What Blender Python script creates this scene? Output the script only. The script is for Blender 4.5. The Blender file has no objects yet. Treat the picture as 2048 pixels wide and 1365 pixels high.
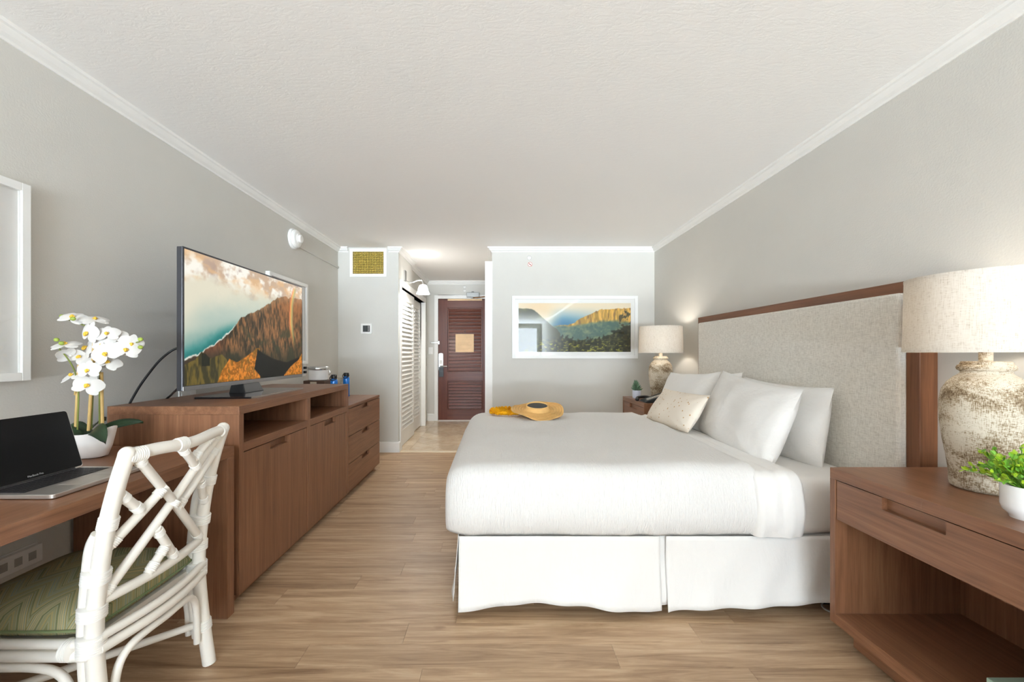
import bpy, bmesh, math, random
import numpy as np
from mathutils import Vector, Matrix, noise

random.seed(7)
SC = bpy.context.scene
COL = SC.collection

# ---------------------------------------------------------------- camera, light, exposure
F_PX, VPX, VPY, EYE = 840.0, 995.0, 707.0, 1.18
H = 2.44                                   # ceiling height
XL, XR, YF, YB, YE = -1.901, 1.871, 5.006, -8.0, 7.336   # left / right / far wall, window wall, entry wall

cam_d = bpy.data.cameras.new('camera')
cam = bpy.data.objects.new('camera', cam_d)
COL.objects.link(cam)
cam.location = (0, 0, EYE)
cam.rotation_euler = (math.radians(90), 0, 0)
cam_d.sensor_width = 36.0
cam_d.lens = F_PX * 36.0 / 2048.0
cam_d.shift_x = (1024.0 - VPX) / 2048.0
cam_d.shift_y = (VPY - 682.5) / 2048.0
cam_d.clip_start = 0.02
SC.camera = cam

vs = SC.view_settings
vs.view_transform = 'Standard'
vs.look = 'None'
vs.exposure = 0.22
vs.gamma = 1.0
vs.use_curve_mapping = False

world = bpy.data.worlds.new('daylight')
SC.world = world
world.use_nodes = True
wb = world.node_tree.nodes['Background']
wb.inputs[0].default_value = (0.93, 0.97, 1.0, 1)
wb.inputs[1].default_value = 2.0

def area(name, loc, rot, sx, sy, power, color=(1, 1, 1)):
    d = bpy.data.lights.new(name, 'AREA')
    d.shape = 'RECTANGLE'; d.size = sx; d.size_y = sy
    d.energy = power; d.color = color
    o = bpy.data.objects.new(name, d); COL.objects.link(o)
    o.location = loc; o.rotation_euler = rot
    return o
# daylight that falls in through the wide sliding window behind the viewpoint
area('window_daylight_offscreen', (0.0, YB - 0.35, 1.2), (math.radians(94), 0, 0), 3.5, 2.2, 300, (0.80, 0.91, 1.0))
# added upward light beyond the window, an invented terrace glow to brighten the ceiling
area('added_uplight_offscreen', (0.0, YB - 4.0, 0.0), (math.radians(180), 0, 0), 5.0, 7.4, 16500, (0.76, 0.89, 1.0))
SC.cycles.max_bounces = 16
SC.cycles.diffuse_bounces = 10

# ---------------------------------------------------------------- materials
def lin(r, g, b):
    def f(c):
        c /= 255.0
        return c / 12.92 if c <= 0.04045 else ((c + 0.055) / 1.055) ** 2.4
    return (f(r), f(g), f(b), 1.0)

class NT:
    def __init__(s, name):
        s.m = bpy.data.materials.new(name); s.m.use_nodes = True
        s.t = s.m.node_tree; s.n = s.t.nodes; s.l = s.t.links
        s.b = s.n['Principled BSDF']; s.out = s.n['Material Output']
    def node(s, typ, **kw):
        n = s.n.new(typ)
        for k, v in kw.items(): setattr(n, k, v)
        return n
    def link(s, a, b): s.l.new(a, b)
    def coords(s, scale=(1, 1, 1), kind='Object', rnd=False, rot=(0, 0, 0)):
        tc = s.node('ShaderNodeTexCoord'); mp = s.node('ShaderNodeMapping')
        mp.inputs['Scale'].default_value = scale
        mp.inputs['Rotation'].default_value = rot
        s.link(tc.outputs[kind], mp.inputs['Vector'])
        if rnd:
            oi = s.node('ShaderNodeObjectInfo'); mu = s.node('ShaderNodeMath', operation='MULTIPLY')
            mu.inputs[1].default_value = 57.0
            s.link(oi.outputs['Random'], mu.inputs[0])
            cb = s.node('ShaderNodeCombineXYZ')
            for i in range(3): s.link(mu.outputs[0], cb.inputs[i])
            s.link(cb.outputs[0], mp.inputs['Location'])
        return mp.outputs[0]
    def noise(s, vec, scale=1.0, detail=4.0, rough=0.5, dist=0.0):
        n = s.node('ShaderNodeTexNoise')
        n.inputs['Scale'].default_value = scale; n.inputs['Detail'].default_value = detail
        n.inputs['Roughness'].default_value = rough; n.inputs['Distortion'].default_value = dist
        s.link(vec, n.inputs['Vector'])
        return n.outputs['Fac']
    def ramp(s, fac, stops):
        r = s.node('ShaderNodeValToRGB'); e = r.color_ramp.elements
        while len(e) < len(stops): e.new(0.5)
        for i, (p, c) in enumerate(stops):
            e[i].position = p; e[i].color = c
        s.link(fac, r.inputs['Fac'])
        return r.outputs['Color']
    def mix(s, fac, a, b, blend='MIX'):
        m = s.node('ShaderNodeMix', data_type='RGBA', blend_type=blend)
        for sock, v in ((m.inputs['Factor'], fac), (m.inputs[6], a), (m.inputs[7], b)):
            if isinstance(v, (int, float)): sock.default_value = v
            elif isinstance(v, tuple): sock.default_value = v
            else: s.link(v, sock)
        return m.outputs[2]
    def math(s, op, a, b=None):
        m = s.node('ShaderNodeMath', operation=op)
        for i, v in enumerate((a, b)):
            if v is None: continue
            if isinstance(v, (int, float)): m.inputs[i].default_value = v
            else: s.link(v, m.inputs[i])
        return m.outputs[0]
    def bump(s, h, strength=0.3, dist=0.01):
        b = s.node('ShaderNodeBump'); b.inputs['Strength'].default_value = strength
        b.inputs['Distance'].default_value = dist
        s.link(h, b.inputs['Height']); s.link(b.outputs[0], s.b.inputs['Normal'])
    def base(s, c):
        if isinstance(c, tuple): s.b.inputs['Base Color'].default_value = c
        else: s.link(c, s.b.inputs['Base Color'])
    def setp(s, rough=0.5, metal=0.0, spec=0.5):
        s.b.inputs['Roughness'].default_value = rough; s.b.inputs['Metallic'].default_value = metal
        s.b.inputs['Specular IOR Level'].default_value = spec
        return s

def plain(name, c, rough=0.5, metal=0.0, spec=0.5, var=0.04, bump=0.0, bscale=200):
    t = NT(name); t.setp(rough, metal, spec)
    v = t.coords((1, 1, 1), rnd=True)
    n = t.noise(v, 9.0, 3.0)
    dark = tuple(x * (1 - var) for x in c[:3]) + (1,)
    lite = tuple(min(1, x * (1 + var)) for x in c[:3]) + (1,)
    t.base(t.ramp(n, [(0.3, dark), (0.7, lite)]))
    if bump: t.bump(t.noise(v, bscale, 2.0), bump, 0.002)
    return t.m

def wood(name, dark, mid, lite, axis='X', rough=0.38, scale=1.0, spec=0.4):
    t = NT(name); t.setp(rough, 0, spec)
    st = [34 * scale] * 3; st['XYZ'.index(axis)] = 1.6 * scale
    v = t.coords(tuple(st), rnd=True)
    n1 = t.noise(v, 1.0, 6.0, 0.62, 0.6)
    sf = [190 * scale] * 3; sf['XYZ'.index(axis)] = 6 * scale
    v2 = t.coords(tuple(sf), rnd=True)
    n2 = t.noise(v2, 1.0, 3.0, 0.6)
    c = t.ramp(n1, [(0.24, dark), (0.5, mid), (0.76, lite)])
    c2 = t.ramp(n2, [(0.3, (0.80, 0.78, 0.76, 1)), (0.62, (1.06, 1.06, 1.06, 1))])
    t.base(t.mix(0.8, c, c2, 'MULTIPLY'))
    t.bump(n2, 0.06, 0.002)
    return t.m

def sc(c, k): return tuple(x * k for x in c[:3]) + (1,)

M = {}
# plaster
t = NT('wall_paint'); t.setp(0.85, 0, 0.25); v = t.coords((1, 1, 1))
t.base(t.ramp(t.noise(v, 3.0, 3), [(0.3, lin(209, 207, 201)), (0.7, lin(212, 210, 204))]))
t.bump(t.noise(v, 130, 3, 0.6), 0.22, 0.003); M['wall'] = t.m
t = NT('ceiling_plaster'); t.setp(0.9, 0, 0.2); v = t.coords((9, 22, 1))
n1 = t.noise(v, 1.6, 7, 0.62, 1.4)
r = t.ramp(n1, [(0.42, (0, 0, 0, 1)), (0.56, (1, 1, 1, 1))])
t.base(lin(246, 245, 243)); t.bump(r, 0.12, 0.003); M['ceil'] = t.m
M['trim'] = plain('white_trim_paint', lin(240, 239, 236), 0.45, 0, 0.4, 0.015)
M['doorwhite'] = plain('white_door_paint', lin(236, 235, 231), 0.5, 0, 0.4, 0.015)
# planks
t = NT('oak_plank'); t.setp(0.42, 0, 0.35)
v = t.coords((1.1, 16, 16), rnd=True)
n1 = t.noise(v, 1.5, 7, 0.66, 0.8)
v2 = t.coords((7, 210, 210), rnd=True); n2 = t.noise(v2, 1.0, 4, 0.65)
v3 = t.coords((1.5, 7, 7), rnd=True); n3 = t.noise(v3, 1.6, 2, 0.5, 1.5)
c = t.ramp(n1, [(0.26, lin(136, 106, 79)), (0.45, lin(176, 146, 115)), (0.58, lin(196, 167, 135)), (0.74, lin(214, 188, 158))])
c2 = t.ramp(n2, [(0.32, (0.74, 0.70, 0.66, 1)), (0.55, (1, 1, 1, 1))])
c = t.mix(0.62, c, c2, 'MULTIPLY')
kn = t.ramp(n3, [(0.70, (1, 1, 1, 1)), (0.80, (0.62, 0.55, 0.5, 1))])
c = t.mix(1.0, c, kn, 'MULTIPLY')
oi = t.node('ShaderNodeObjectInfo')
tone = t.ramp(oi.outputs['Random'], [(0, (0.87, 0.86, 0.85, 1)), (1, (1.05, 1.05, 1.04, 1))])
t.base(t.mix(1.0, c, tone, 'MULTIPLY')); t.bump(n2, 0.08, 0.002); M['plank'] = t.m
M['subfloor'] = plain('subfloor', lin(110, 86, 64), 0.8)
t = NT('travertine'); t.setp(0.22, 0, 0.5); v = t.coords((1, 1, 1), kind='Object', rnd=True)
n1 = t.noise(v, 7, 6, 0.6, 1.0)
oi = t.node('ShaderNodeObjectInfo')
tone = t.ramp(oi.outputs['Random'], [(0, (0.84, 0.83, 0.82, 1)), (1, (1.08, 1.08, 1.06, 1))])
t.base(t.mix(1, t.ramp(n1, [(0.3, lin(198, 176, 148)), (0.7, lin(224, 206, 180))]), tone, 'MULTIPLY')); M['tile'] = t.m
M['grout'] = plain('grout', lin(176, 160, 138), 0.9)
# wood
WD, WM, WL = lin(109, 72, 50), lin(132, 91, 65), lin(150, 107, 78)
for ax in 'XYZ': M['walnut' + ax] = wood('walnut_veneer_' + ax.lower(), WD, WM, WL, ax)
for ax in 'XYZ': M['nightwood' + ax] = wood('nightstand_walnut_' + ax.lower(), WD, WM, WL, ax, 0.34)
M['hbwoodY'] = wood('headboard_wood_y', lin(92, 56, 34), lin(120, 76, 48), lin(134, 88, 58), 'Y', 0.45)
M['hbwoodZ'] = wood('headboard_wood_z', lin(92, 56, 34), lin(120, 76, 48), lin(134, 88, 58), 'Z', 0.45)
M['mahoganyZ'] = wood('mahogany_z', lin(82, 38, 24), lin(100, 50, 33), lin(114, 60, 42), 'Z', 0.34, 0.7, 0.3)
M['mahoganyX'] = wood('mahogany_x', lin(84, 40, 26), lin(102, 52, 35), lin(118, 63, 45), 'X', 0.30, 0.7, 0.35)
# linen upholstery
def linen(name, a, b, c_, f=420, bump=0.25):
    t = NT(name); t.setp(0.9, 0, 0.15)
    n1 = t.noise(t.coords((40, 40, f)), 1, 3, 0.6); n2 = t.noise(t.coords((f, f, 40)), 1, 3, 0.6)
    s_ = t.math('ADD', n1, n2); s_ = t.math('MULTIPLY', s_, 0.5)
    t.base(t.ramp(s_, [(0.34, a), (0.5, b), (0.64, c_)])); t.bump(s_, bump, 0.002)
    return t.m
M['linen'] = linen('headboard_linen', lin(190, 185, 176), lin(219, 215, 207), lin(234, 231, 224))
# cotton
def cotton(name, c, wr=0.35, sx=(60, 14, 14), dist=0.004):
    t = NT(name); t.setp(0.85, 0, 0.15)
    try: t.b.inputs['Sheen Weight'].default_value = 0.15
    except Exception: pass
    t.base(c)
    n1 = t.noise(t.coords(sx), 1, 5, 0.6, 0.5)
    t.bump(n1, wr, dist)
    return t.m
M['duvet'] = cotton('crinkled_white_duvet', lin(226, 224, 221), 1.0, (170, 30, 30), 0.006)
M['sheet'] = cotton('white_sheet', lin(226, 224, 221), 0.35, (9, 7, 7), 0.010)
M['pillow'] = cotton('white_pillowcase', lin(226, 224, 221), 0.65, (5, 6, 11), 0.014)
M['skirt'] = cotton('white_bed_skirt', lin(226, 224, 221), 0.45, (13, 13, 5), 0.012)
t = NT('speckled_cream_cushion'); t.setp(0.9, 0, 0.1)
vo = t.node('ShaderNodeTexVoronoi'); vo.inputs['Scale'].default_value = 30
t.link(t.coords((1, 1, 1)), vo.inputs['Vector'])
dots = t.ramp(vo.outputs['Distance'], [(0.12, lin(190, 150, 100)), (0.20, lin(232, 222, 208))])
t.base(dots); t.bump(t.noise(t.coords((200, 200, 200)), 1, 2), 0.25, 0.003); M['lumbar'] = t.m
# lamp
M['shade'] = None
t = NT('lamp_linen_shade'); t.setp(0.9, 0, 0.1)
n1 = t.noise(t.coords((60, 60, 420)), 1, 3, 0.6); n2 = t.noise(t.coords((420, 420, 30)), 1, 3, 0.6)
s_ = t.math('MULTIPLY', t.math('ADD', n1, n2), 0.5)
cc = t.ramp(s_, [(0.34, lin(196, 184, 168)), (0.46, lin(226, 218, 206)), (0.62, lin(234, 228, 218))])
t.base(cc)
tr = t.node('ShaderNodeBsdfTranslucent'); mx = t.node('ShaderNodeMixShader'); mx.inputs[0].default_value = 0.22
t.link(cc, tr.inputs['Color']); t.link(t.b.outputs[0], mx.inputs[1]); t.link(tr.outputs[0], mx.inputs[2])
t.link(mx.outputs[0], t.out.inputs['Surface']); M['shade'] = t.m
t = NT('distressed_stoneware'); t.setp(0.8, 0, 0.25)
n1 = t.noise(t.coords((6, 6, 9)), 1, 6, 0.62, 0.6); n2 = t.noise(t.coords((90, 90, 500)), 1, 3, 0.6); n3 = t.noise(t.coords((500, 500, 60)), 1, 3, 0.6)
m1 = t.math('ADD', t.math('MULTIPLY', n1, 0.85), t.math('MULTIPLY', t.math('ADD', n2, n3), 0.52))
c = t.ramp(m1, [(0.80, lin(104, 84, 62)), (0.90, lin(160, 142, 116)), (1.0, lin(206, 197, 180))])
c2 = t.ramp(t.noise(t.coords((5, 5, 5)), 1, 2), [(0.35, lin(222, 208, 178)), (0.65, lin(222, 220, 208))])
t.base(t.mix(1.0, c, c2, 'MULTIPLY') if False else c); t.bump(m1, 0.35, 0.004); M['stone'] = t.m
M['bulb'] = NT('bulb_glow').m
def emit(name, c, s_):
    t = NT(name); t.b.inputs['Base Color'].default_value = c
    t.b.inputs['Emission Color'].default_value = c; t.b.inputs['Emission Strength'].default_value = s_
    return t.m
M['bulb'] = emit('bulb_glow', (1, 0.86, 0.66, 1), 18)
M['bell'] = emit('opal_glass_bell', (1, 0.98, 0.95, 1), 16.0)
M['chrome'] = plain('brushed_metal', lin(200, 200, 198), 0.25, 1.0, 0.5, 0.02)
M['steel'] = plain('door_closer_steel', lin(140, 140, 138), 0.4, 0.8, 0.5, 0.04)
M['brass'] = plain('gold_grille', lin(186, 160, 70), 0.5, 0.3, 0.5, 0.06)
M['black'] = plain('black_plastic', lin(24, 24, 26), 0.4)
M['tvframe'] = plain('dark_grey_tv_bezel', lin(70, 70, 74), 0.32, 0.4)
M['tvsilver'] = plain('silver_tv_trim', lin(150, 150, 152), 0.3, 0.7)
M['tvbase'] = plain('gloss_black_tv_foot', lin(30, 28, 32), 0.08, 0.0, 0.6)
M['lapsilver'] = plain('laptop_aluminium', lin(205, 200, 195), 0.35, 0.85, 0.5, 0.01)
M['lapscreen'] = plain('laptop_screen_off', lin(6, 6, 9), 0.12, 0, 0.22, 0.01)
M['laptext'] = plain('laptop_lettering', lin(170, 170, 170), 0.5)
M['rattan'] = plain('white_painted_rattan', lin(233, 229, 221), 0.38, 0, 0.5, 0.03, 0.08, 60)
M['binding'] = plain('white_rattan_binding', lin(238, 236, 231), 0.5, 0, 0.4, 0.02)
M['whiteplastic'] = plain('white_plastic', lin(238, 237, 234), 0.4)
M['ceramic'] = plain('white_ceramic', lin(240, 240, 240), 0.22)
M['ceramicblue'] = plain('pale_blue_ceramic', lin(212, 220, 238), 0.35)
M['potwash'] = plain('whitewashed_pot', lin(236, 232, 228), 0.6, 0, 0.4, 0.06)
M['leafdark'] = plain('dark_orchid_leaf', lin(34, 58, 34), 0.35, 0, 0.5, 0.2)
M['leaflime'] = plain('lime_leaf', lin(156, 188, 40), 0.45, 0, 0.4, 0.25)
M['leafgreen'] = plain('fresh_green_leaf', lin(104, 156, 44), 0.45, 0, 0.4, 0.25)
M['succ'] = plain('succulent_green', lin(104, 134, 106), 0.55, 0, 0.4, 0.3)
M['stem'] = plain('orchid_stem', lin(120, 128, 62), 0.5, 0, 0.4, 0.2)
M['stake'] = plain('bamboo_stake', lin(196, 164, 104), 0.6, 0, 0.3, 0.15)
M['petal'] = plain('white_petal', lin(212, 209, 205), 0.6, 0, 0.3, 0.03)
t = bpy.data.materials['white_petal'].node_tree.nodes['Principled BSDF']
t.inputs['Subsurface Weight'].default_value = 0.0
M['lip'] = plain('yellow_orchid_lip', lin(232, 190, 70), 0.6, 0, 0.3, 0.15)
M['bud'] = plain('green_bud', lin(150, 168, 70), 0.5, 0, 0.4, 0.1)
M['soil'] = plain('dark_soil', lin(40, 32, 24), 0.95, 0, 0.1, 0.3)
M['straw'] = plain('woven_straw', lin(222, 180, 116), 0.8, 0, 0.2, 0.16, 0.6, 160)
M['lei'] = plain('yellow_lei_petals', lin(236, 178, 24), 0.7, 0, 0.2, 0.2)
M['paper'] = plain('tan_notice_paper', lin(238, 206, 166), 0.7, 0, 0.2, 0.05)
M['white'] = plain('white_frame_lacquer', lin(240, 240, 238), 0.4, 0, 0.4, 0.01)
M['mat'] = plain('white_picture_mat', lin(238, 238, 235), 0.8, 0, 0.2, 0.01)
M['greymat'] = plain('pale_grey_print', lin(232, 232, 230), 0.7, 0, 0.2, 0.02)
M['red'] = plain('red_sign_ink', lin(196, 92, 76), 0.6)
M['signgrey'] = plain('grey_sign_ink', lin(170, 168, 164), 0.6)
M['blue'] = plain('blue_bottle', lin(24, 122, 216), 0.2, 0.1, 0.6, 0.06)
M['caddy'] = plain('dark_wood_caddy', lin(92, 70, 58), 0.5, 0, 0.4, 0.12)
M['beige'] = plain('beige_caddy_panel', lin(206, 194, 172), 0.6)
M['phone'] = plain('black_telephone', lin(38, 42, 46), 0.35)
M['keys'] = plain('pale_keys', lin(200, 192, 180), 0.5)
M['mint'] = plain('pale_green_cover', lin(186, 214, 196), 0.6)
M['amber'] = plain('tan_packets', lin(196, 142, 96), 0.6)
def glassmat(name, tint=(1, 1, 1, 1), k=1.0):
    t = NT(name)
    tr = t.node('ShaderNodeBsdfTransparent'); gl = t.node('ShaderNodeBsdfGlossy'); gl.inputs['Roughness'].default_value = 0.02
    tr.inputs['Color'].default_value = tint
    lw = t.node('ShaderNodeLayerWeight'); lw.inputs['Blend'].default_value = 0.5
    mx = t.node('ShaderNodeMixShader')
    f5 = t.math('ADD', t.math('MULTIPLY', t.math('POWER', lw.outputs['Facing'], 5.0), 0.9), 0.035)
    t.link(t.math('MULTIPLY', f5, k), mx.inputs[0])
    t.link(tr.outputs[0], mx.inputs[1]); t.link(gl.outputs[0], mx.inputs[2])
    t.link(mx.outputs[0], t.out.inputs['Surface'])
    return t.m
M['glass'] = glassmat('clear_glass')
M['tumbler'] = glassmat('clear_acrylic', (0.9, 0.9, 0.88, 1), 2.0)
M['curtain'] = plain('white_curtain', lin(232, 230, 224), 0.9, 0, 0.1)
# chevron seat fabric
t = NT('green_chevron_fabric'); t.setp(0.85, 0, 0.2)
tc = t.node('ShaderNodeTexCoord'); sp = t.node('ShaderNodeSeparateXYZ'); t.link(tc.outputs['Object'], sp.inputs[0])
pp = t.math('PINGPONG', t.math('ADD', sp.outputs[0], 5.0), 0.055)
w = t.math('ADD', t.math('MULTIPLY', pp, 1.0), t.math('MULTIPLY', sp.outputs[1], 0.75))
nz = t.node('ShaderNodeTexNoise', noise_dimensions='1D'); nz.inputs['Scale'].default_value = 120; nz.inputs['Detail'].default_value = 2
t.link(w, nz.inputs['W'])
c = t.ramp(nz.outputs['Fac'], [(0.36, lin(112, 116, 84)), (0.43, lin(158, 148, 104)), (0.48, lin(134, 132, 94)), (0.52, lin(138, 150, 138)), (0.57, lin(186, 158, 100)), (0.63, lin(120, 122, 86))])
t.base(c); t.bump(t.noise(t.coords((300, 300, 300)), 1, 2), 0.2, 0.002); M['chevron'] = t.m
def vcol(name, emission=0.0, rough=0.5):
    t = NT(name); t.setp(rough, 0, 0.4)
    a = t.node('ShaderNodeAttribute'); a.attribute_name = 'paint'
    if emission:
        t.b.inputs['Base Color'].default_value = (0.01, 0.01, 0.01, 1)
        t.link(a.outputs['Color'], t.b.inputs['Emission Color']); t.b.inputs['Emission Strength'].default_value = emission
    else: t.link(a.outputs['Color'], t.b.inputs['Base Color'])
    return t.m
M['tvpic'] = vcol('lit_tv_picture', 0.86, 0.2); M['tvpic'].node_tree.nodes['Principled BSDF'].inputs['Specular IOR Level'].default_value = 0.12
M['print'] = vcol('printed_landscape', 0.0, 0.6)

# ---------------------------------------------------------------- mesh helpers
ORG = {}
class MB:
    def __init__(s): s.v = []; s.f = []
    def add(s, vs_, fs):
        k = len(s.v); s.v += [tuple(p) for p in vs_]; s.f += [tuple(i + k for i in f) for f in fs]; return s
    def box(s, x0, x1, y0, y1, z0, z1):
        vs_ = [(x, y, z) for z in (z0, z1) for y in (y0, y1) for x in (x0, x1)]
        return s.add(vs_, [(0, 2, 3, 1), (4, 5, 7, 6), (0, 1, 5, 4), (1, 3, 7, 5), (3, 2, 6, 7), (2, 0, 4, 6)])
    def prism(s, poly, plane, a0, a1):
        """poly in 2D (counter-clockwise or not), extruded along the remaining axis"""
        def P(p, a):
            return {'YZ': (a, p[0], p[1]), 'XZ': (p[0], a, p[1]), 'XY': (p[0], p[1], a)}[plane]
        n = len(poly)
        vs_ = [P(p, a0) for p in poly] + [P(p, a1) for p in poly]
        fs = [tuple(range(n)), tuple(range(2 * n - 1, n - 1, -1))]
        fs += [(i, n + i, n + (i + 1) % n, (i + 1) % n) for i in range(n)]
        return s.add(vs_, fs)
    def tube(s, path, rad, seg=10, caps=True):
        path = [Vector(p) for p in path]; n = len(path)
        rad = rad if isinstance(rad, (list, tuple)) else [rad] * n
        tang = [(path[min(i + 1, n - 1)] - path[max(i - 1, 0)]).normalized() for i in range(n)]
        up = Vector((0, 0, 1)) if abs(tang[0].z) < 0.9 else Vector((1, 0, 0))
        nrm = tang[0].cross(up).normalized()
        vs_ = []
        for i in range(n):
            nrm = (nrm - tang[i] * nrm.dot(tang[i])).normalized(); b = tang[i].cross(nrm)
            for k in range(seg):
                a = 2 * math.pi * k / seg
                vs_.append(path[i] + (nrm * math.cos(a) + b * math.sin(a)) * rad[i])
        fs = [(i * seg + k, i * seg + (k + 1) % seg, (i + 1) * seg + (k + 1) % seg, (i + 1) * seg + k) for i in range(n - 1) for k in range(seg)]
        if caps: fs += [tuple(range(seg - 1, -1, -1)), tuple(range((n - 1) * seg, n * seg))]
        return s.add(vs_, fs)
    def lathe(s, prof, c=(0, 0, 0), seg=32, sx=1.0, sy=1.0):
        vs_ = []; n = len(prof)
        for r, z in prof:
            for k in range(seg):
                a = 2 * math.pi * k / seg
                vs_.append((c[0] + r * sx * math.cos(a), c[1] + r * sy * math.sin(a), c[2] + z))
        fs = [(i * seg + k, i * seg + (k + 1) % seg, (i + 1) * seg + (k + 1) % seg, (i + 1) * seg + k) for i in range(n - 1) for k in range(seg)]
        if prof[0][0] > 1e-5: fs.append(tuple(range(seg - 1, -1, -1)))
        if prof[-1][0] > 1e-5: fs.append(tuple(range((n - 1) * seg, n * seg)))
        return s.add(vs_, fs)
    def ring(s, prof, c=(0, 0, 0), seg=32):
        """closed profile revolved: no caps"""
        n = len(prof); vs_ = []
        for r, z in prof:
            for k in range(seg):
                a = 2 * math.pi * k / seg
                vs_.append((c[0] + r * math.cos(a), c[1] + r * math.sin(a), c[2] + z))
        fs = [(i * seg + k, i * seg + (k + 1) % seg, ((i + 1) % n) * seg + (k + 1) % seg, ((i + 1) % n) * seg + k) for i in range(n) for k in range(seg)]
        return s.add(vs_, fs)
    def ball(s, c, r, seg=12, rings=8, m=None):
        rx, ry, rz = r if isinstance(r, tuple) else (r, r, r)
        vs_ = []
        for i in range(rings + 1):
            th = math.pi * i / rings
            for k in range(seg):
                a = 2 * math.pi * k / seg
                p = Vector((rx * math.sin(th) * math.cos(a), ry * math.sin(th) * math.sin(a), rz * math.cos(th)))
                if m: p = m @ p
                vs_.append(Vector(c) + p)
        fs = [(i * seg + k, (i + 1) * seg + k, (i + 1) * seg + (k + 1) % seg, i * seg + (k + 1) % seg) for i in range(rings) for k in range(seg)]
        return s.add(vs_, fs)
    def grid(s, rows, closed=False):
        n = len(rows); m = len(rows[0]); vs_ = [p for r in rows for p in r]
        fs = []
        for i in range(n - 1):
            for j in range(m if closed else m - 1):
                fs.append((i * m + j, i * m + (j + 1) % m, (i + 1) * m + (j + 1) % m, (i + 1) * m + j))
        return s.add(vs_, fs)
    def xf(s, mat):
        s.v = [tuple(mat @ Vector(p)) for p in s.v]; return s
    def mesh(s, name, off=(0, 0, 0), smooth=False, fix=True):
        me = bpy.data.meshes.new(name)
        me.from_pydata([(p[0] - off[0], p[1] - off[1], p[2] - off[2]) for p in s.v], [], s.f)
        bm = bmesh.new(); bm.from_mesh(me)
        bmesh.ops.remove_doubles(bm, verts=bm.verts, dist=1e-6)
        if fix: bmesh.ops.recalc_face_normals(bm, faces=bm.faces)
        bm.to_mesh(me); bm.free()
        if smooth:
            for p in me.polygons: p.use_smooth = True
            me.set_sharp_from_angle(angle=math.radians(40 if smooth is True else smooth))
        return me
    def build(s, name, mat, parent=None, smooth=False, bevel=0.0, base=None, solid=0.0, subd=0):
        """world-coordinate geometry -> one mesh object; child origins sit at their thing's base"""
        off = ORG[parent.name] if parent is not None else (base or (0, 0, 0))
        me = s.mesh(name, off, smooth)
        me.materials.append(M[mat] if isinstance(mat, str) else mat)
        o = bpy.data.objects.new(name, me); COL.objects.link(o)
        if parent is not None: o.parent = parent
        else: o.location = off
        ORG[o.name] = off
        if solid:
            md = o.modifiers.new('thickness', 'SOLIDIFY'); md.thickness = solid; md.offset = 0
        if bevel:
            md = o.modifiers.new('edge', 'BEVEL'); md.width = bevel; md.segments = 2; md.limit_method = 'ANGLE'; md.angle_limit = math.radians(40)
        if subd:
            md = o.modifiers.new('smooth', 'SUBSURF'); md.levels = subd; md.render_levels = subd
        return o

def thing(name, loc, label, cat, group=None):
    o = bpy.data.objects.new(name, None); COL.objects.link(o)
    o.location = loc; o.empty_display_size = 0.1
    ORG[o.name] = tuple(loc)
    return tag(o, label, cat, group)
def tag(o, label, cat, group=None):
    o['label'] = label; o['category'] = cat
    if group: o['group'] = group
    return o
def struct(o): o['kind'] = 'structure'; return o
def sempty(name, loc):
    o = bpy.data.objects.new(name, None); COL.objects.link(o); o.location = loc; ORG[o.name] = tuple(loc); o.empty_display_size = 0.1
    return struct(o)
def bx(*a): return MB().box(*a)
def rpoly(x0, x1, y0, y1, r, n=4):
    pts = []
    for cx, cy, a0 in ((x1 - r, y1 - r, 0), (x0 + r, y1 - r, 90), (x0 + r, y0 + r, 180), (x1 - r, y0 + r, 270)):
        for k in range(n + 1):
            a = math.radians(a0 + 90 * k / n); pts.append((cx + r * math.cos(a), cy + r * math.sin(a)))
    return pts
def catmull(pts, n=6):
    P = [Vector(p) for p in pts]; P = [P[0] * 2 - P[1]] + P + [P[-1] * 2 - P[-2]]; out = []
    for i in range(1, len(P) - 2):
        for k in range(n):
            u = k / n
            out.append(0.5 * ((2 * P[i]) + (P[i + 1] - P[i - 1]) * u + (2 * P[i - 1] - 5 * P[i] + 4 * P[i + 1] - P[i + 2]) * u * u + (3 * P[i] - P[i - 1] - 3 * P[i + 1] + P[i + 2]) * u ** 3))
    out.append(P[-2]); return out
def text_mesh(name, body, size, mat, parent, mtx):
    cu = bpy.data.curves.new(name, 'FONT'); cu.body = body; cu.size = size; cu.align_x = 'CENTER'; cu.align_y = 'CENTER'; cu.extrude = 0.0002
    tmp = bpy.data.objects.new(name + '_tmp', cu); COL.objects.link(tmp)
    dg = bpy.context.evaluated_depsgraph_get()
    me = bpy.data.meshes.new_from_object(tmp.evaluated_get(dg)); me.name = name
    bpy.data.objects.remove(tmp)
    off = ORG[parent.name]
    me.transform(Matrix.Translation(-Vector(off)) @ mtx)
    me.materials.clear(); me.materials.append(M[mat])
    o = bpy.data.objects.new(name, me); COL.objects.link(o); o.parent = parent; ORG[o.name] = off
    return o

# ---------------------------------------------------------------- the room
XC = -1.18            # closet wall face
XC2 = -1.235          # recessed wall beyond it
XH = -0.066           # end of the picture wall / hall opening
T = 0.12
fl = struct(bx(XL - T, XR + T, YB - T, YF + 0.03, -0.06, -0.006).build('floor', 'subfloor'))
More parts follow.
